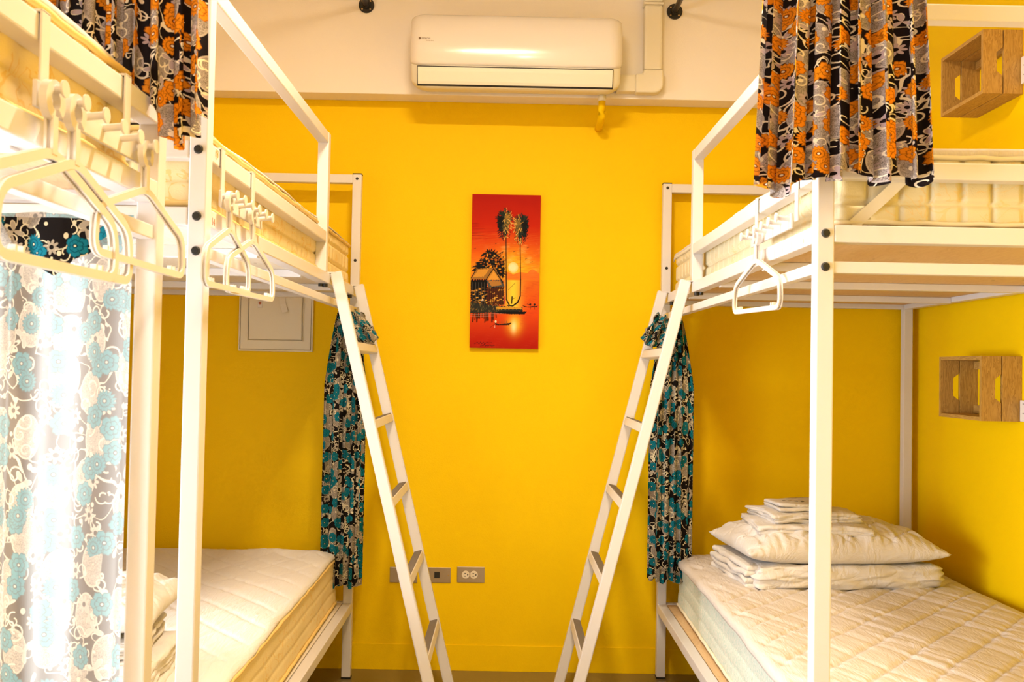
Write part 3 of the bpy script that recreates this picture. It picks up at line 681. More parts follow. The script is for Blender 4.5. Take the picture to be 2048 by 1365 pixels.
# blue curtains: nearest one spread over the end of the nearest bunk
curtain('curtain', [(-.632, 1.632), (-.80, 1.625), (-1.12, 1.628)], [(-.630, 1.62), (-.80, 1.60), (-1.10, 1.62)], 1.50, .32, 4, .012, .62, print_sheer_lit,
        'sunlit blue floral curtain spread over the end of the nearest lower bunk', 'blue floral curtains', rows=120, cols=160, hem=.006, seed=12)
bc = curtain('curtain_valance', [(-.634, 1.612), (-.80, 1.606), (-1.12, 1.60)], [(-.634, 1.606), (-.80, 1.592), (-1.10, 1.60)], 1.49, 1.42, 5, .006, .56, print_blue, None, rows=20, cols=160, hem=.004,
        zbot=([0, .08, .25, .40, .44, .6, 1], [.05, .035, -.025, .02, .055, -.01, 0]), seed=15, u0=1.4, parent=None)
tag(bc, 'folded over dark blue floral top of the sunlit curtain, under the big hangers', 'curtain')
def bunch(s, x0, x1, y, zt, zb, label, flapside, seed):
    """gathered curtain at the back post with its top thrown over the aisle side"""
    o = thing('curtain', label, 'curtain', (s*(x0+x1)/2, y, zb), 'blue floral curtains')
    xm = (x0+x1)/2
    n = 9
    top = [(s*(xm-.022), y+.03), (s*(xm-.02), y-.03), (s*(xm+.02), y-.03), (s*(xm+.022), y+.03)]
    bot = [(s*x0, y+.05), (s*(x0+.006), y-.045), (s*(x1-.004), y-.05), (s*x1, y+.04)]
    rows, cols = 90, n*16+1
    # body
    b = curtain('curtain_body', top, bot, zt, zb, n, .010, .60, print_blue, None, rows=rows, cols=cols, hem=.006, seed=seed, parent=o, u0=seed)
    # widen quickly below the tie
    me = b.data; co = np.zeros(len(me.vertices)*3); me.vertices.foreach_get('co', co); co = co.reshape(rows, cols, 3)
    T, B = co[0].copy(), co[-1].copy()
    for i in range(rows):
        q = i/(rows-1); e = min(1, (q/.28))**.7; z = co[i, :, 2].copy()
        d = co[i]-(T*(1-q)+B*q); co[i] = T*(1-e)+B*e+d*(.3+.7*e); co[i, :, 2] = z
    me.vertices.foreach_set('co', co.ravel()); me.update()
    # flap: crumpled cloth thrown over the tie, hanging into the aisle
    fx, fy, fz = flapside
    def fn(V, N):
        V = V.copy(); k = 1+.30*(V[:, 2] < 0)*np.abs(V[:, 2])/.06
        V[:, 0] *= k; V += N*(.007*wn(V[:, 0]*30, V[:, 2]*12, seed, 3, 1))[:, None]; V[:, 1] += .012*np.sin(V[:, 0]*190+V[:, 2]*20); V[:, 2] += .006*np.sin(V[:, 0]*110)
        return V
    V, Fc = rbox(.088, .05, .125, .016, 30, 12, 38, fn)
    uvf = np.stack([V[:, 0]*3.0+seed, V[:, 2]*1.7+V[:, 1]], 1)
    an = s*.50; V = np.stack([V[:, 0]*math.cos(an)+V[:, 2]*math.sin(an), V[:, 1], -V[:, 0]*math.sin(an)+V[:, 2]*math.cos(an)], 1)+np.array([fx, fy, fz])
    pyobj('curtain_flap', V, Fc, print_blue, o, True, uv=uvf)
    return o
bunch(1, .592, .742, 3.865, 1.478, .420, 'dark blue floral curtain gathered behind the right ladder', (.585, 3.70, 1.400), 21)
bunch(-1, .568, .704, 3.818, 1.478, .390, 'dark blue floral curtain gathered behind the left ladder', (-.560, 3.66, 1.385), 33)

# ---------------------------------------------------------------- hook racks and hangers
def rack(s, ypegs, zp, label, ystraps):
    xi = s*(XRI if s > 0 else XLI)       # aisle face of the guard rail
    X = lambda a: xi-s*a                  # a metres into the aisle
    o = thing('hook_rack', label, 'hook rack', (X(0), (ypegs[0]+ypegs[-1])/2, zp), 'white hook racks')
    y0, y1 = ypegs[0]-.012, ypegs[-1]+.02
    oneb('back_bar', cream_plastic, o, X(.002), X(.008), y0, y1, zp-.022, zp+.012, bev=.0015)
    for y in ystraps:
        bm = bmesh.new(); bx(bm, X(.001), X(.0045), y-.011, y+.011, zp-.01, ZG+.004, .001); bx(bm, X(.0045), X(-P-.004), y-.011, y+.011, ZG+.001, ZG+.0045, .001); bx(bm, X(-P-.001), X(-P-.004), y-.011, y+.011, ZG-.03, ZG+.002, .001)
        obj('strap', bm, cream_plastic, o)
    for y in ypegs:
        bm = bmesh.new(); cyl(bm, (X(.007), y, zp), (X(.036), y, zp+.003), .0055, 14); cyl(bm, (X(.036), y, zp+.003), (X(.039), y, zp+.003), .011, 20)
        obj('peg', bm, cream_plastic, o, False)
rack(-1, [1.207+.063*k for k in range(6)], 1.591, 'white six peg hook rack on the nearest bunk guard rail, closest to the viewer', (1.222, 1.49))
rack(-1, [1.985+.060*k for k in range(6)], 1.596, 'white six peg hook rack on the left back bunk beside number 13', (1.995, 2.235))
rack(1, [2.138+.064*k for k in range(6)], 1.597, 'white hook rack on the right bunk guard rail', (2.10, 2.44))
def hanger(s, y, zp, label, yaw=0, tilt=0, sc=1.0, base=None):
    xi = s*(XRI if s > 0 else XLI); xc = xi-s*.022
    if base is not None:
        o = base.copy(); C.objects.link(o)
        for ch in base.children: c = ch.copy(); C.objects.link(c); c.parent = o
        o['label'] = label; o.scale = (sc, sc, sc); o.location = (xc, y, zp); o.rotation_euler = (tilt, 0, yaw); return o
    o = thing('clothes_hanger', label, 'clothes hanger', (0, 0, 0), 'white plastic hangers')
    pr = [(-.0045, -.0022), (-.0045, .0022), (-.0018, .0022), (-.0018, .0008), (.0018, .0008), (.0018, .0022), (.0045, .0022), (.0045, -.0022), (.0018, -.0022), (.0018, -.0008), (-.0018, -.0008), (-.0018, -.0022)]
    pr = [(a*1.05, b*2.5) for a, b in pr]
    def rnd(pts, r=.018, n=6):
        out = []; N = len(pts)
        for i in range(N):
            p = Vector(pts[i]); a = Vector(pts[i-1]); b = Vector(pts[(i+1) % N]); k = min(r, (a-p).length*.45, (b-p).length*.45)
            q0 = p+(a-p).normalized()*k; q1 = p+(b-p).normalized()*k
            for j in range(n+1): t = j/n; out.append(q0*(1-t)**2+p*2*t*(1-t)+q1*t*t)
        return out
    body = rnd([(0, 0, -.066), (0, -.172, -.124), (0, -.178, -.190), (0, .178, -.190), (0, .172, -.124)], .026)
    V, Fc = sweep(body, pr, True, side=(1, 0, 0)); V = [Vector((v.x*1, v.y, v.z)) for v in V]
    pyobj('hanger_frame', V, Fc, cream_plastic, o, False)
    neck = [(0, 0, -.070), (0, 0, -.050), (0, -.001, -.028)]
    V, Fc = sweep(neck, [(a*1.1, b*1.1) for a, b in pr], False, side=(1, 0, 0)); pyobj('neck', V, Fc, cream_plastic, o, False)
    ring = [(0, .0165*math.sin(a), -.0105+.0165*math.cos(a)) for a in np.linspace(PI*1.02, PI*2.75, 30)]
    V, Fc = sweep(ring, [(-.0045, -.006), (.0045, -.006), (.0045, .006), (-.0045, .006)], False, side=(1, 0, 0)); pyobj('hook', V, Fc, cream_plastic, o, False)
    for sgn in (-1, 1):
        for k in (0, .016):
            bm = bmesh.new(); bx(bm, -.004, .004, sgn*(.135-k)-.002, sgn*(.135-k)+.002, -.186, -.177, .0005); obj('strap_notch', bm, cream_plastic, o)
    o.scale = (sc, sc, sc); o.location = (xc, y, zp); o.rotation_euler = (tilt, 0, yaw); return o
h0 = hanger(-1, 1.207, 1.591, 'largest white plastic hanger on the first peg, cut off by the left picture edge', 0, 0, 1.15)
hanger(-1, 1.270, 1.591, 'white plastic hanger on the second peg of the nearest rack', .02, .01, 1.15, base=h0)
hanger(-1, 1.522, 1.591, 'white plastic hanger on the last peg of the nearest rack, before the post', -.02, -.01, .98, base=h0)
hanger(-1, 1.985, 1.596, 'white plastic hanger on the first peg of the left back rack, touching the bolted post', .03, .02, base=h0)
hanger(-1, 2.165, 1.596, 'white plastic hanger on the fourth peg of the left back rack, above the wall panel', -.03, .01, base=h0)
hanger(1, 2.360, 1.597, 'single white plastic hanger on the right bunk rack', .06, .02, base=h0)

# ---------------------------------------------------------------- air conditioner
def ac():
    o = thing('air_conditioner', 'white wall air conditioner on the beam above the painting', 'air conditioner', (.017, 3.905, 2.32))
    xa, xb = -.400, .432; yB = 3.905
    def ext(profile, x0, x1, rc, nseg=10, up=.13, dn=.13):
        """extrude a (y,z) profile along X with softly rounded ends"""
        V = []; Fc = []; m = len(profile); cy = yB; cz = sum(p[1] for p in profile)/m
        xs = [x0+rc*(1-math.cos(PI/2*k/nseg)) for k in range(nseg)]+[x0+rc+(x1-x0-2*rc)*k/20 for k in range(21)]+[x1-rc*(1-math.cos(PI/2*k/nseg)) for k in range(nseg-1, -1, -1)]
        for x in xs:
            e = max(0, (x0+rc-x)/rc, (x-(x1-rc))/rc); sh = (1-math.sqrt(max(0, 1-e*e)))
            for (y, z) in profile: V.append((x, yB+(y-yB)*(1-.20*sh), z+(cz-z)*((up if z > cz else dn)*sh)))
        for i in range(len(xs)-1):
            for j in range(m): Fc.append((i*m+j, i*m+(j+1) % m, (i+1)*m+(j+1) % m, (i+1)*m+j))
        Fc.append(tuple(range(m))[::-1]); Fc.append(tuple((len(xs)-1)*m+k for k in range(m)))
        return V, Fc
    def curve(pts, n=8):
        out = []
        for i in range(len(pts)-1):
            p0 = Vector((*pts[max(i-1, 0)], 0)); p1 = Vector((*pts[i], 0)); p2 = Vector((*pts[i+1], 0)); p3 = Vector((*pts[min(i+2, len(pts)-1)], 0))
            for k in range(n):
                t = k/n; q = .5*((2*p1)+(p2-p0)*t+(2*p0-5*p1+4*p2-p3)*t*t+(3*p1-p0-3*p2+p3)*t**3); out.append((q.x, q.y))
        out.append(pts[-1]); return out
    prof = curve([(3.905, 2.642), (3.80, 2.640), (3.748, 2.624), (3.724, 2.57), (3.714, 2.50), (3.718, 2.43), (3.733, 2.362), (3.752, 2.345), (3.80, 2.350), (3.905, 2.374)])
    V, Fc = ext(prof, xa+.004, xb-.004, .07, up=.14, dn=.30); pyobj('casing', V, Fc, ac_body, o)
    pf = curve([(3.80, 2.645), (3.742, 2.632), (3.716, 2.585), (3.705, 2.51), (3.708, 2.450), (3.716, 2.428), (3.738, 2.424)])
    pf = pf+[(3.745, 2.61)]
    V, Fc = ext(pf, xa, xb, .055, up=.15, dn=.26); pyobj('front_panel', V, Fc, ac_front, o)
    # louver slot and flap
    def strip(name, x0, x1, z0, z1, dy, mat, th=.004):
        pts = [(3.7170, 2.43), (3.7225, 2.40), (3.7325, 2.365), (3.741, 2.350)]
        yy = lambda z: np.interp(-z, [-p[1] for p in pts], [p[0] for p in pts])
        N = 12; V = []; Fc = []
        for k in range(N+1):
            z = z0+(z1-z0)*k/N; y = yy(z)-dy
            for x in (x0, x1): V.append((x, y, z))
            for x in (x0, x1): V.append((x, y+th, z))
        for k in range(N):
            a = 4*k; b = a+4
            Fc += [(a, a+1, b+1, b), (a+2, b+2, b+3, a+3), (a, b, b+2, a+2), (a+1, a+3, b+3, b+1)]
        Fc += [(0, 2, 3, 1), (4*N, 4*N+1, 4*N+3, 4*N+2)]
        pyobj(name, V, Fc, mat, o, False)
    strip('air_slot', -.369, .395, 2.3500, 2.4225, .0045, black_plastic)
    strip('louver_flap', -.366, .392, 2.3555, 2.4175, .0075, ac_body)
    # lettering
    R = (PI/2-.146, 0, 0)
    text('brand_lettering', 'HITACHI', .0085, (-.336, 3.7052, 2.527), R, ink, o)
    bm = bmesh.new(); cyl(bm, (-.3605, 3.7095, 2.527), (-.3605, 3.7058, 2.5275), .0042, 20); obj('brand_mark', bm, ink, o)
    text('model_lettering', 'R-410A ECO', .0055, (-.320, 3.7040, 2.5175), R, ink_light, o)
    return o
ac()
# drain pipe stub, painted yellow
dp = thing('drain_pipe', 'short yellow painted drain pipe below the right end of the air conditioner', 'pipe', (.366, 3.86, 2.28))
tube('pipe_body', [(.366, 3.862, 2.345), (.366, 3.862, 2.298), (.366, 3.866, 2.285), (.366, 3.88, 2.274), (.366, 3.91, 2.266), (.366, 3.96, 2.262), (.366, 4.013, 2.262)], .0145, yellow_wall, dp, n=14)
bm = bmesh.new(); cyl(bm, (.366, 3.862, 2.338), (.366, 3.862, 2.360), .017, 18); obj('connector', bm, ac_body, dp, True)
# pipe cover duct
du = thing('pipe_duct', 'beige plastic pipe duct with an elbow right of the air conditioner', 'duct', (.57, 3.87, 2.4))
oneb('upright_cover', duct_pl, du, .533, .606, 3.855, 3.905, 2.47, 2.735, bev=.010)
oneb('collar', duct_pl, du, .529, .610, 3.851, 3.905, 2.735, 2.745, bev=.004)
oneb('upper_cover', duct_pl, du, .531, .608, 3.853, 3.905, 2.745, ZC, bev=.010)
bm = bmesh.new()
n = 12; pts = [(.533, 2.47), (.528, 2.452), (.500, 2.452), (.500, 2.374)]+[(.575+.038*math.sin(a), 2.412-.038*math.cos(a)) for a in np.linspace(0, PI/2, n)]+[(.612, 2.47)]
V = [(x, 3.850, z) for x, z in pts]+[(x, 3.905, z) for x, z in pts]; m = len(pts)
Fc = [tuple(range(m)), tuple(range(2*m-1, m-1, -1))]+[(i, i+m, (i+1) % m+m, (i+1) % m) for i in range(m)]
e = pyobj('elbow', V, Fc, duct_pl, du, False); bv = e.modifiers.new('bevel', 'BEVEL'); bv.width = .008; bv.segments = 3; bv.limit_method = 'ANGLE'
oneb('side_cover', duct_pl, du, .425, .505, 3.857, 3.905, 2.378, 2.449, bev=.008)

# ---------------------------------------------------------------- wall plates
def plate(x0, x1, z0, z1, label, kind, name='wall_plate'):
    o = thing(name, label, 'wall plate', ((x0+x1)/2, YB, (z0+z1)/2), 'metal wall plates')
    y = YB-.005
    bm = bmesh.new(); bx(bm, x0, x1, y, YB, z0, z1, .0022); obj('cover_plate', bm, steel, o)
    cx, cz = (x0+x1)/2, (z0+z1)/2
    if kind == 'outlet':
        for dx in (-.0215, .0125):
            bm = bmesh.new(); cyl(bm, (cx+dx, y+.001, cz), (cx+dx, y-.002, cz), .0165, 28, .0155); s = obj('socket', bm, outlet_pl, o)
            bm = bmesh.new()
            for dz in (-.006, .006): bx(bm, cx+dx-.0055, cx+dx+.001, y-.0026, y-.001, cz+dz-.0012, cz+dz+.0012, 0)
            cyl(bm, (cx+dx+.0085, y-.001, cz), (cx+dx+.0085, y-.0026, cz), .0028, 12); obj('slot', bm, black_plastic, s)
        bm = bmesh.new(); cyl(bm, (cx-.0045, y, cz), (cx-.0045, y-.002, cz), .003, 12); obj('screw', bm, brass_screw, o)
    elif kind == 'jack':
        bm = bmesh.new(); bx(bm, cx-.011, cx+.011, y-.001, y+.001, cz-.012, cz+.013, 0); obj('jack', bm, black_plastic, o)
        bm = bmesh.new(); cyl(bm, (x1-.010, y, cz), (x1-.010, y-.002, cz), .0028, 12); obj('screw', bm, brass_screw, o)
    else:
        bm = bmesh.new(); bx(bm, cx-.006, cx+.006, y-.006, y+.001, cz-.012, cz+.012, .001); obj('switch', bm, outlet_pl, o)
plate(-.466, -.352, .357, .421, 'steel wall plate half hidden behind the left ladder', 'switch')
plate(-.328, -.214, .359, .422, 'steel wall plate with a black square jack, between the ladder and the outlet', 'jack')
plate(-.188, -.074, .362, .427, 'steel double outlet plate, rightmost of the three below the painting', 'outlet')

# breaker panel
bp = thing('breaker_panel', 'white embossed breaker panel on the yellow wall above the lower left bunk', 'panel', (-.96, YB, 1.47))
oneb('panel_box', duct_pl, bp, -1.115, -.806, YB-.014, YB, 1.303, 1.66, bev=.004)
oneb('inner_frame', duct_pl, bp, -1.077, -.844, YB-.019, YB-.013, 1.346, 1.63, bev=.0025)
oneb('door', duct_pl, bp, -1.070, -.851, YB-.023, YB-.018, 1.354, 1.62, bev=.0025)
for (a_, b_, c_q, d_q, yy_) in ((-1.107, -.814, 1.311, 1.652, YB-.0145), (-1.0725, -.8485, 1.3505, 1.625, YB-.0195)):
    tube('embossed_line', [(a_, yy_, c_q), (b_, yy_, c_q), (b_, yy_, d_q), (a_, yy_, d_q)], .0022, simple('beige_groove', (.55, .48, .34), .5), bp, closed=True, n=6)
bm = bmesh.new(); bx(bm, -1.034, -1.014, YB-.030, YB-.022, 1.483, 1.512, .003); la = obj('latch', bm, ac_front, bp)
bm = bmesh.new(); cyl(bm, (-1.024, YB-.030, 1.502), (-1.024, YB-.0315, 1.502), .006, 14); obj('latch_button', bm, ink_red, la)
V, Fc = sweep([(-.935, YB-.0245, 1.53), (-.930, YB-.026, 1.50), (-.918, YB-.034, 1.465)], [(-.0004, -.012), (.0004, -.012), (.0004, .012), (-.0004, .012)], side=(0, 1, 0))
pyobj('tape_strip', V, Fc, tape_mat, bp, False)

# ---------------------------------------------------------------- wooden boxes and sockets on the right wall
def wooden_box(z0, label):
    ya, yb, xa, xb = 3.165, 3.475, 1.565, XR_W; h = .215; t = .013; z1 = z0+h
    o = thing('wooden_box', label, 'wooden box', (xb, (ya+yb)/2, z0), 'pine boxes on the right wall')
    w = (xb-xa-.004)/2; hz = z0+h/2
    for y in (ya, yb-t):
        # front plank with a notch at the seam, then the plank against the wall
        P1 = [(xa, z0), (xa+w, z0), (xa+w, hz-.048), (xa+w-.020, hz-.032), (xa+w-.020, hz+.032), (xa+w, hz+.048), (xa+w, z1), (xa, z1)]
        V = [(x, y, z) for x, z in P1]+[(x, y+t, z) for x, z in P1]; m = len(P1)
        Fc = [tuple(range(m)), tuple(range(2*m-1, m-1, -1))]+[(i, i+m, (i+1) % m+m, (i+1) % m) for i in range(m)]
        pyobj('side_plank', V, Fc, pine_z, o, False)
        oneb('side_plank', pine_z, o, xa+w+.004, xb, y, y+t, z0, z1, bev=.001)
    for z in (z0, z1-t):
        for k in (0, 1): oneb('shelf_plank', pine_y, o, xa+k*(w+.004), xa+k*(w+.004)+w, ya+t, yb-t, z, z+t, bev=.001)
    for y in (ya+t, yb-t-.016):
        for z in (z0+t, z1-t-.016-.010): pass
    for z in (z0+t+.002, z1-t-.030):
        b = oneb('batten', pine_y, o, xb-.016, xb, ya+t, yb-t, z, z+.028, bev=.001)
        bm = bmesh.new(); cyl(bm, (xb-.0165, (ya+yb)/2+.03, z+.014), (xb-.0185, (ya+yb)/2+.03, z+.014), .004, 10); obj('screw', bm, black_plastic, b)
wooden_box(1.107, 'pine wooden box on the right wall inside the lower bunk')
wooden_box(2.195, 'pine wooden box high on the right wall above the upper bunk')
def socket(y0, y1, z0, z1, label):
    o = thing('wall_socket', label, 'wall socket', (XR_W, (y0+y1)/2, z0), 'white wall sockets')
    oneb('socket_cover', ac_front, o, XR_W-.012, XR_W, y0, y1, z0, z1, bev=.003)
    bm = bmesh.new()
    for (dy, dz) in ((.022, .03), (.034, .036), (.046, .03), (.022, .065), (.034, .072), (.046, .065)):
        cyl(bm, (XR_W-.0118, y1-dy, z0+dz*.9), (XR_W-.0128, y1-dy, z0+dz*.9), .0022, 8)
    obj('socket_holes', bm, black_plastic, o)
socket(3.075, 3.158, 1.108, 1.178, 'white wall socket beside the lower wooden box')
socket(3.085, 3.160, 2.225, 2.315, 'white wall socket beside the upper wooden box')

# ---------------------------------------------------------------- painting
def painting():
    PW, PH = 260, 600
    yy, xx = np.mgrid[0:PH, 0:PW].astype(float)
    im = np.zeros((PH, PW, 3))
    def mixc(a, c, m): return a*(1-m[..., None])+np.array(c)*m[..., None]
    def nz(sx, sy, seed): return wn(xx/sx, yy/sy, seed, 4, 1)
    # sky
    stops = [(0, (.48, .015, .0)), (120, (.60, .035, .0)), (190, (.72, .10, .003)), (245, (.85, .22, .005)), (290, (.95, .42, .01)), (332, (.93, .30, .01)), (333, (.80, .22, .01)), (460, (.80, .12, .005)), (560, (.55, .03, .0)), (600, (.50, .02, .0))]
    ys = [s[0] for s in stops]
    for k in range(3): im[..., k] = np.interp(yy+6*nz(120, 40, 3)*(yy < 320), ys, [s[1][k] for s in stops])
    d = np.hypot((xx-160)*1.15, (yy-285)*.9)
    im = mixc(im, (1, .62, .02), np.exp(-(d/62)**2)*(yy < 333)*.95)
    st = np.clip(nz(90, 5, 8)*1.6, 0, 1)*(yy > 150)*(yy < 325)
    im = mixc(im, (.72, .16, .01), st*.55); im = mixc(im, (1, .72, .15), np.clip(-nz(70, 4, 9)-.35, 0, 1)*(yy > 190)*(yy < 325)*np.exp(-((xx-170)/80)**2))
    im = mixc(im, (.30, .01, .0), np.clip(nz(110, 9, 10)-.3, 0, 1)*(yy > 110)*(yy < 180)*(xx < 120)*.8)
    cl = ((yy > 312-10*np.abs(np.sin(xx/17))-14*np.exp(-((xx-228)/18)**2)) & (yy < 332) & (xx > 130)); im = mixc(im, (.80, .20, .02), cl*.75)
    # water reflection
    im = mixc(im, (1, .72, .05), np.exp(-((xx-160)/30)**2)*(yy > 333)*(yy < 455)); im = mixc(im, (1, .66, .03), np.exp(-((xx-168)/26)**2-((yy-505)/38)**2)*.95*(yy > 455))
    im = mixc(im, (1, .85, .4), np.exp(-((xx-165)/9)**2-((yy-515)/20)**2)); im = mixc(im, (.62, .07, .01), np.clip(nz(60, 5, 12)-.1, 0, 1)*(yy > 333)*(np.abs(xx-160) > 30)*.5)
    im = mixc(im, (1, .78, .30), np.clip((19.5-np.hypot(xx-159, (yy-284)*.93))/2, 0, 1)); im = mixc(im, (1, .88, .50), np.clip((15-np.hypot(xx-158, (yy-284)))/5, 0, 1))
    def line(p, q, wd, c, a=1):
        nonlocal im
        p, q = np.array(p, float), np.array(q, float); L = ((q-p)**2).sum()
        t = np.clip(((xx-p[0])*(q[0]-p[0])+(yy-p[1])*(q[1]-p[1]))/max(L, 1e-6), 0, 1)
        dd = np.hypot(xx-(p[0]+t*(q[0]-p[0])), yy-(p[1]+t*(q[1]-p[1]))); im = mixc(im, c, np.clip(wd+.5-dd, 0, 1)*a)
    def poly(pts, c, a=1, rough=0, seed=0):
        nonlocal im
        X = xx+rough*wn(xx/9, yy/9, seed, 3, 1); Y = yy+rough*wn(xx/9, yy/9, seed+50, 3, 1)
        ins = np.zeros(X.shape, bool); n = len(pts)
        for i in range(n):
            (x1, y1), (x2, y2) = pts[i], pts[(i+1) % n]
            if y1 == y2: continue
            cnd = ((y1 > Y) != (y2 > Y)) & (X < (x2-x1)*(Y-y1)/(y2-y1)+x1); ins ^= cnd
        im = mixc(im, c, ins*a*1.0); return ins
    def blob(cx, cy, rx, ry, c, rough=.3, seed=0, a=1):
        nonlocal im
        th = np.arctan2(yy-cy, xx-cx); r = np.hypot((xx-cx)/rx, (yy-cy)/ry); m = np.clip((1+rough*wn(np.cos(th)*1.5, np.sin(th)*1.5+xx*.03, seed, 4, 1.2)-r)*6, 0, 1); im = mixc(im, c, m*a)
    DK = (.010, .012, .006); DG = (.03, .05, .02); YE = (.85, .48, .05)
    # palms
    for (cx, cy, flip, sd) in ((124, 90, 1, 1), (185, 108, -1, 2)):
        for (ox, oy, rx, ry, cc) in ((0, -2, 26, 30, DG), (-15*flip, 14, 15, 24, DK), (-13*flip, 36, 13, 22, DK), (12*flip, 4, 15, 22, (.30, .20, .03)), (6*flip, 34, 14, 26, (.20, .16, .03)), (2*flip, 58, 8, 26, DG)): blob(cx+ox, cy+oy, rx, ry, cc, .30, sd+int(abs(ox)))
        rs = np.random.RandomState(sd)
        for k in range(150):
            t = rs.uniform(-28, 80); hw = 26*math.sqrt(max(.02, 1-((t-5)/80)**2)) if t > 5 else 27*math.sqrt(max(.02, 1-((t-5)/34)**2))
            lx = rs.uniform(-1, 1); px_, py_ = cx+lx*hw, cy+t; lit = lx*flip > -.15
            an = math.atan2(1.3, lx*1.2)+rs.uniform(-.5, .5) if t > 10 else math.atan2(t-5, lx*18)+rs.uniform(-.4, .4); L = rs.uniform(5, 12)
            c = ((.92, .56, .10) if rs.rand() < .45 else (.55, .30, .03)) if lit and rs.rand() < .62 else (DK if rs.rand() < .6 else DG)
            line((px_, py_), (px_+L*math.cos(an), py_+L*math.sin(an)), 1.0, c, .95)
    line((130, 168), (133, 300), 1.6, DK); line((133, 300), (136, 410), 2.0, DK); line((136, 410), (148, 432), 2.4, DK)
    line((184, 192), (188, 330), 1.6, DK); line((188, 330), (188, 395), 2.1, DK); line((188, 395), (178, 420), 2.5, DK); line((178, 420), (160, 434), 2.8, DK); line((160, 434), (140, 432), 2.4, DK)
    # trees left
    for (cx, cy, rx, ry, s_) in ((75, 235, 34, 20, 1), (50, 272, 32, 22, 2), (95, 262, 34, 26, 3), (112, 300, 18, 26, 4), (40, 292, 34, 14, 5)):
        blob(cx, cy, rx, ry, DK, .45, s_)
    for k in range(170):
        px_, py_ = np.random.uniform(35, 128), np.random.uniform(222, 315)
        if np.hypot((px_-85)/50, (py_-268)/46) < 1: blob(px_, py_, np.random.uniform(1.5, 4.5), np.random.uniform(1.2, 3), (.55, .18, .01) if np.random.rand() < .5 else ((.9, .45, .03) if np.random.rand() < .5 else DG), .5, k)
    # hut
    poly([(0, 335), (20, 292), (86, 288), (62, 330)], (.42, .22, .03), 1, 1.5, 1); poly([(8, 325), (28, 296), (70, 291), (48, 322)], (.80, .42, .04), .8, 1.5, 2)
    poly([(58, 334), (86, 288), (122, 334)], (.62, .32, .03), 1, 1, 3); poly([(66, 334), (86, 300), (108, 334)], (.85, .45, .05), .8, 1, 4)
    poly([(0, 334), (62, 334), (62, 430), (0, 430)], DK, 1, 3, 5); poly([(58, 336), (120, 334), (128, 360), (70, 368)], (.12, .12, .07), 1, 2, 6); poly([(66, 338), (112, 338), (116, 354), (78, 360)], (.70, .34, .03), .7, 2, 7)
    poly([(62, 362), (126, 360), (128, 430), (60, 432)], DK, .85, 3, 8)
    line((86, 290), (122, 345), 2, DK); line((84, 292), (40, 362), 1.6, DK); line((20, 294), (0, 330), 1.5, DK)
    rs = np.random.RandomState(5)
    for k in range(60):
        x = rs.uniform(4, 126); y = rs.uniform(366, 425); blob(x, y, rs.uniform(1.5, 7), rs.uniform(1, 3), YE if rs.rand() < .55 else (.6, .30, .03), .5, k)
    for x in range(72, 128, 8): line((x, 366), (x, 432), 1, DK)
    for x in range(8, 60, 11): line((x, 345), (x+2, 430), 1, (.12, .10, .05))
    blob(46, 413, 5, 4, (.95, .75, .5), .4, 3)
    # island, shore, reflections
    poly([(0, 424), (60, 430), (130, 436), (196, 440), (198, 455), (120, 460), (0, 466)], (.05, .05, .02), 1, 2, 11); poly([(96, 438), (190, 438), (196, 446), (100, 448)], (.78, .44, .03), .9, 2, 12)
    for k in range(60): x = rs.uniform(0, 110); y = rs.uniform(424, 460); line((x, y), (x+rs.uniform(-4, 4), y-rs.uniform(3, 8)), .6, (.20, .20, .05) if rs.rand() < .7 else (.6, .35, .04), .8)
    for k in range(26): x = rs.uniform(0, 100); line((x, 466), (x+rs.uniform(-3, 3), 478+rs.uniform(0, 22)), 2.2, (.10, .02, .0), .75)
    line((0, 470), (150, 463), 1.2, (.35, .25, .12), .7); line((0, 478), (90, 474), .7, (.6, .4, .2), .6)
    poly([(120, 456), (214, 455), (205, 466), (150, 466), (80, 462)], DK, 1, .6, 13); poly([(92, 500), (110, 506), (158, 499), (148, 509), (98, 510)], DK, 1, .5, 14)
    for x in (112, 120, 128, 137): line((x, 493), (x, 505), 1.2, (.3, .15, .03))
    blob(97, 496, 4, 6, (.95, .75, .45), .2, 2); line((76, 520), (96, 505), .6, DK); line((94, 512), (94, 520), 1.3, (.8, .5, .3))
    poly([(194, 430), (215, 436), (255, 432), (250, 438), (205, 438)], DK, 1, .5, 15)
    for x in (226, 242): blob(x, 427, 4, 5, DK, .3, int(x)); line((x, 438), (x+1, 446), .8, DK)
    line((214, 425), (226, 430), .7, DK)
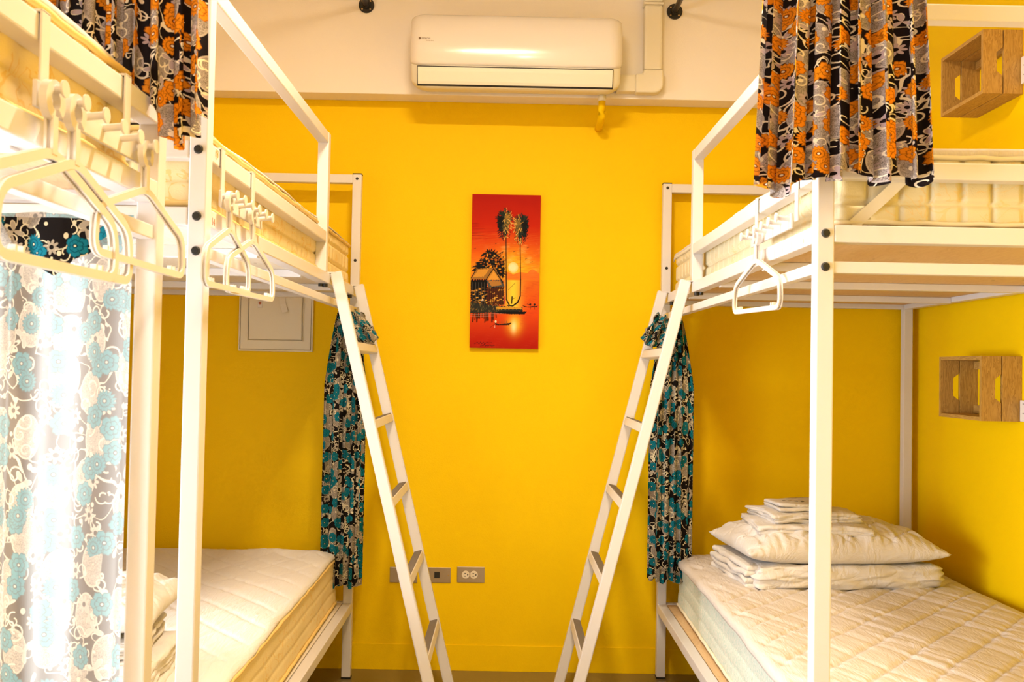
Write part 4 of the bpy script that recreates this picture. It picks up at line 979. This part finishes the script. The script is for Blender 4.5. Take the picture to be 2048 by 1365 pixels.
    # figure with a net pole
    line((157, 402), (156, 424), 2.2, DK); blob(157, 399, 2.6, 3, DK, .1, 1); line((157, 408), (170, 402), .8, DK); line((142, 372), (166, 346), .6, DK); line((128, 400), (128, 424), 2, (.5, .05, .05))
    # birds
    for (x, y) in ((94, 192), (213, 169), (214, 206), (163, 222), (14, 214), (208, 250), (229, 262)): line((x-4, y+1), (x, y-1), .8, DK); line((x, y-1), (x+3, y-2), .7, DK)
    # signature scrawl
    pts = [(18, 584), (30, 578), (36, 584), (42, 576), (46, 584), (52, 577), (58, 583), (66, 577), (72, 580), (84, 578)]
    for a_, b_ in zip(pts, pts[1:]): line(a_, b_, .8, DK, .9)
    pts = [(40, 592), (52, 590), (56, 584), (60, 592), (66, 587), (70, 592), (78, 586), (82, 591), (94, 589)]
    for a_, b_ in zip(pts, pts[1:]): line(a_, b_, .8, DK, .9)
    im = np.clip(im*(1+.06*nz(3, 3, 77)[..., None]), 0, 1); im = np.clip(im, 0, 1)**np.array([1.25, 1.25, 1.0])*np.array([.92, .95, 1])
    x0, x1, z0, z1 = -.155, .1305, 1.334, 1.974; y = YB-.022
    o = thing('painting', 'orange sunset painting of palms and a hut by water, on the yellow wall', 'painting', ((x0+x1)/2, YB, z0))
    tP = NT('painted_canvas'); at = tP.add('ShaderNodeVertexColor'); at.layer_name = 'Col'; tP.bump(tP.noise(tP.coord(), 900, 1), .15, .001); mt = tP.set(at.outputs[0], .6, 0, .12)
    XX = x0+(xx+.5)/PW*(x1-x0)*1.0; ZZ = z1-(yy+.5)/PH*(z1-z0)
    XX = x0+xx/(PW-1)*(x1-x0); ZZ = z1-yy/(PH-1)*(z1-z0)
    V = np.stack([XX.ravel(), np.full(XX.size, y), ZZ.ravel()], 1)
    pyobj('canvas', V, grid_faces(PH, PW)[:, ::-1], mt, o, False, col=im.reshape(-1, 3))
    oneb('stretcher', simple('painted_canvas_edge', (.50, .03, .005), .6, var=.2, sc=40), o, x0, x1, y+.0004, YB, z0, z1, bev=.001)
painting()
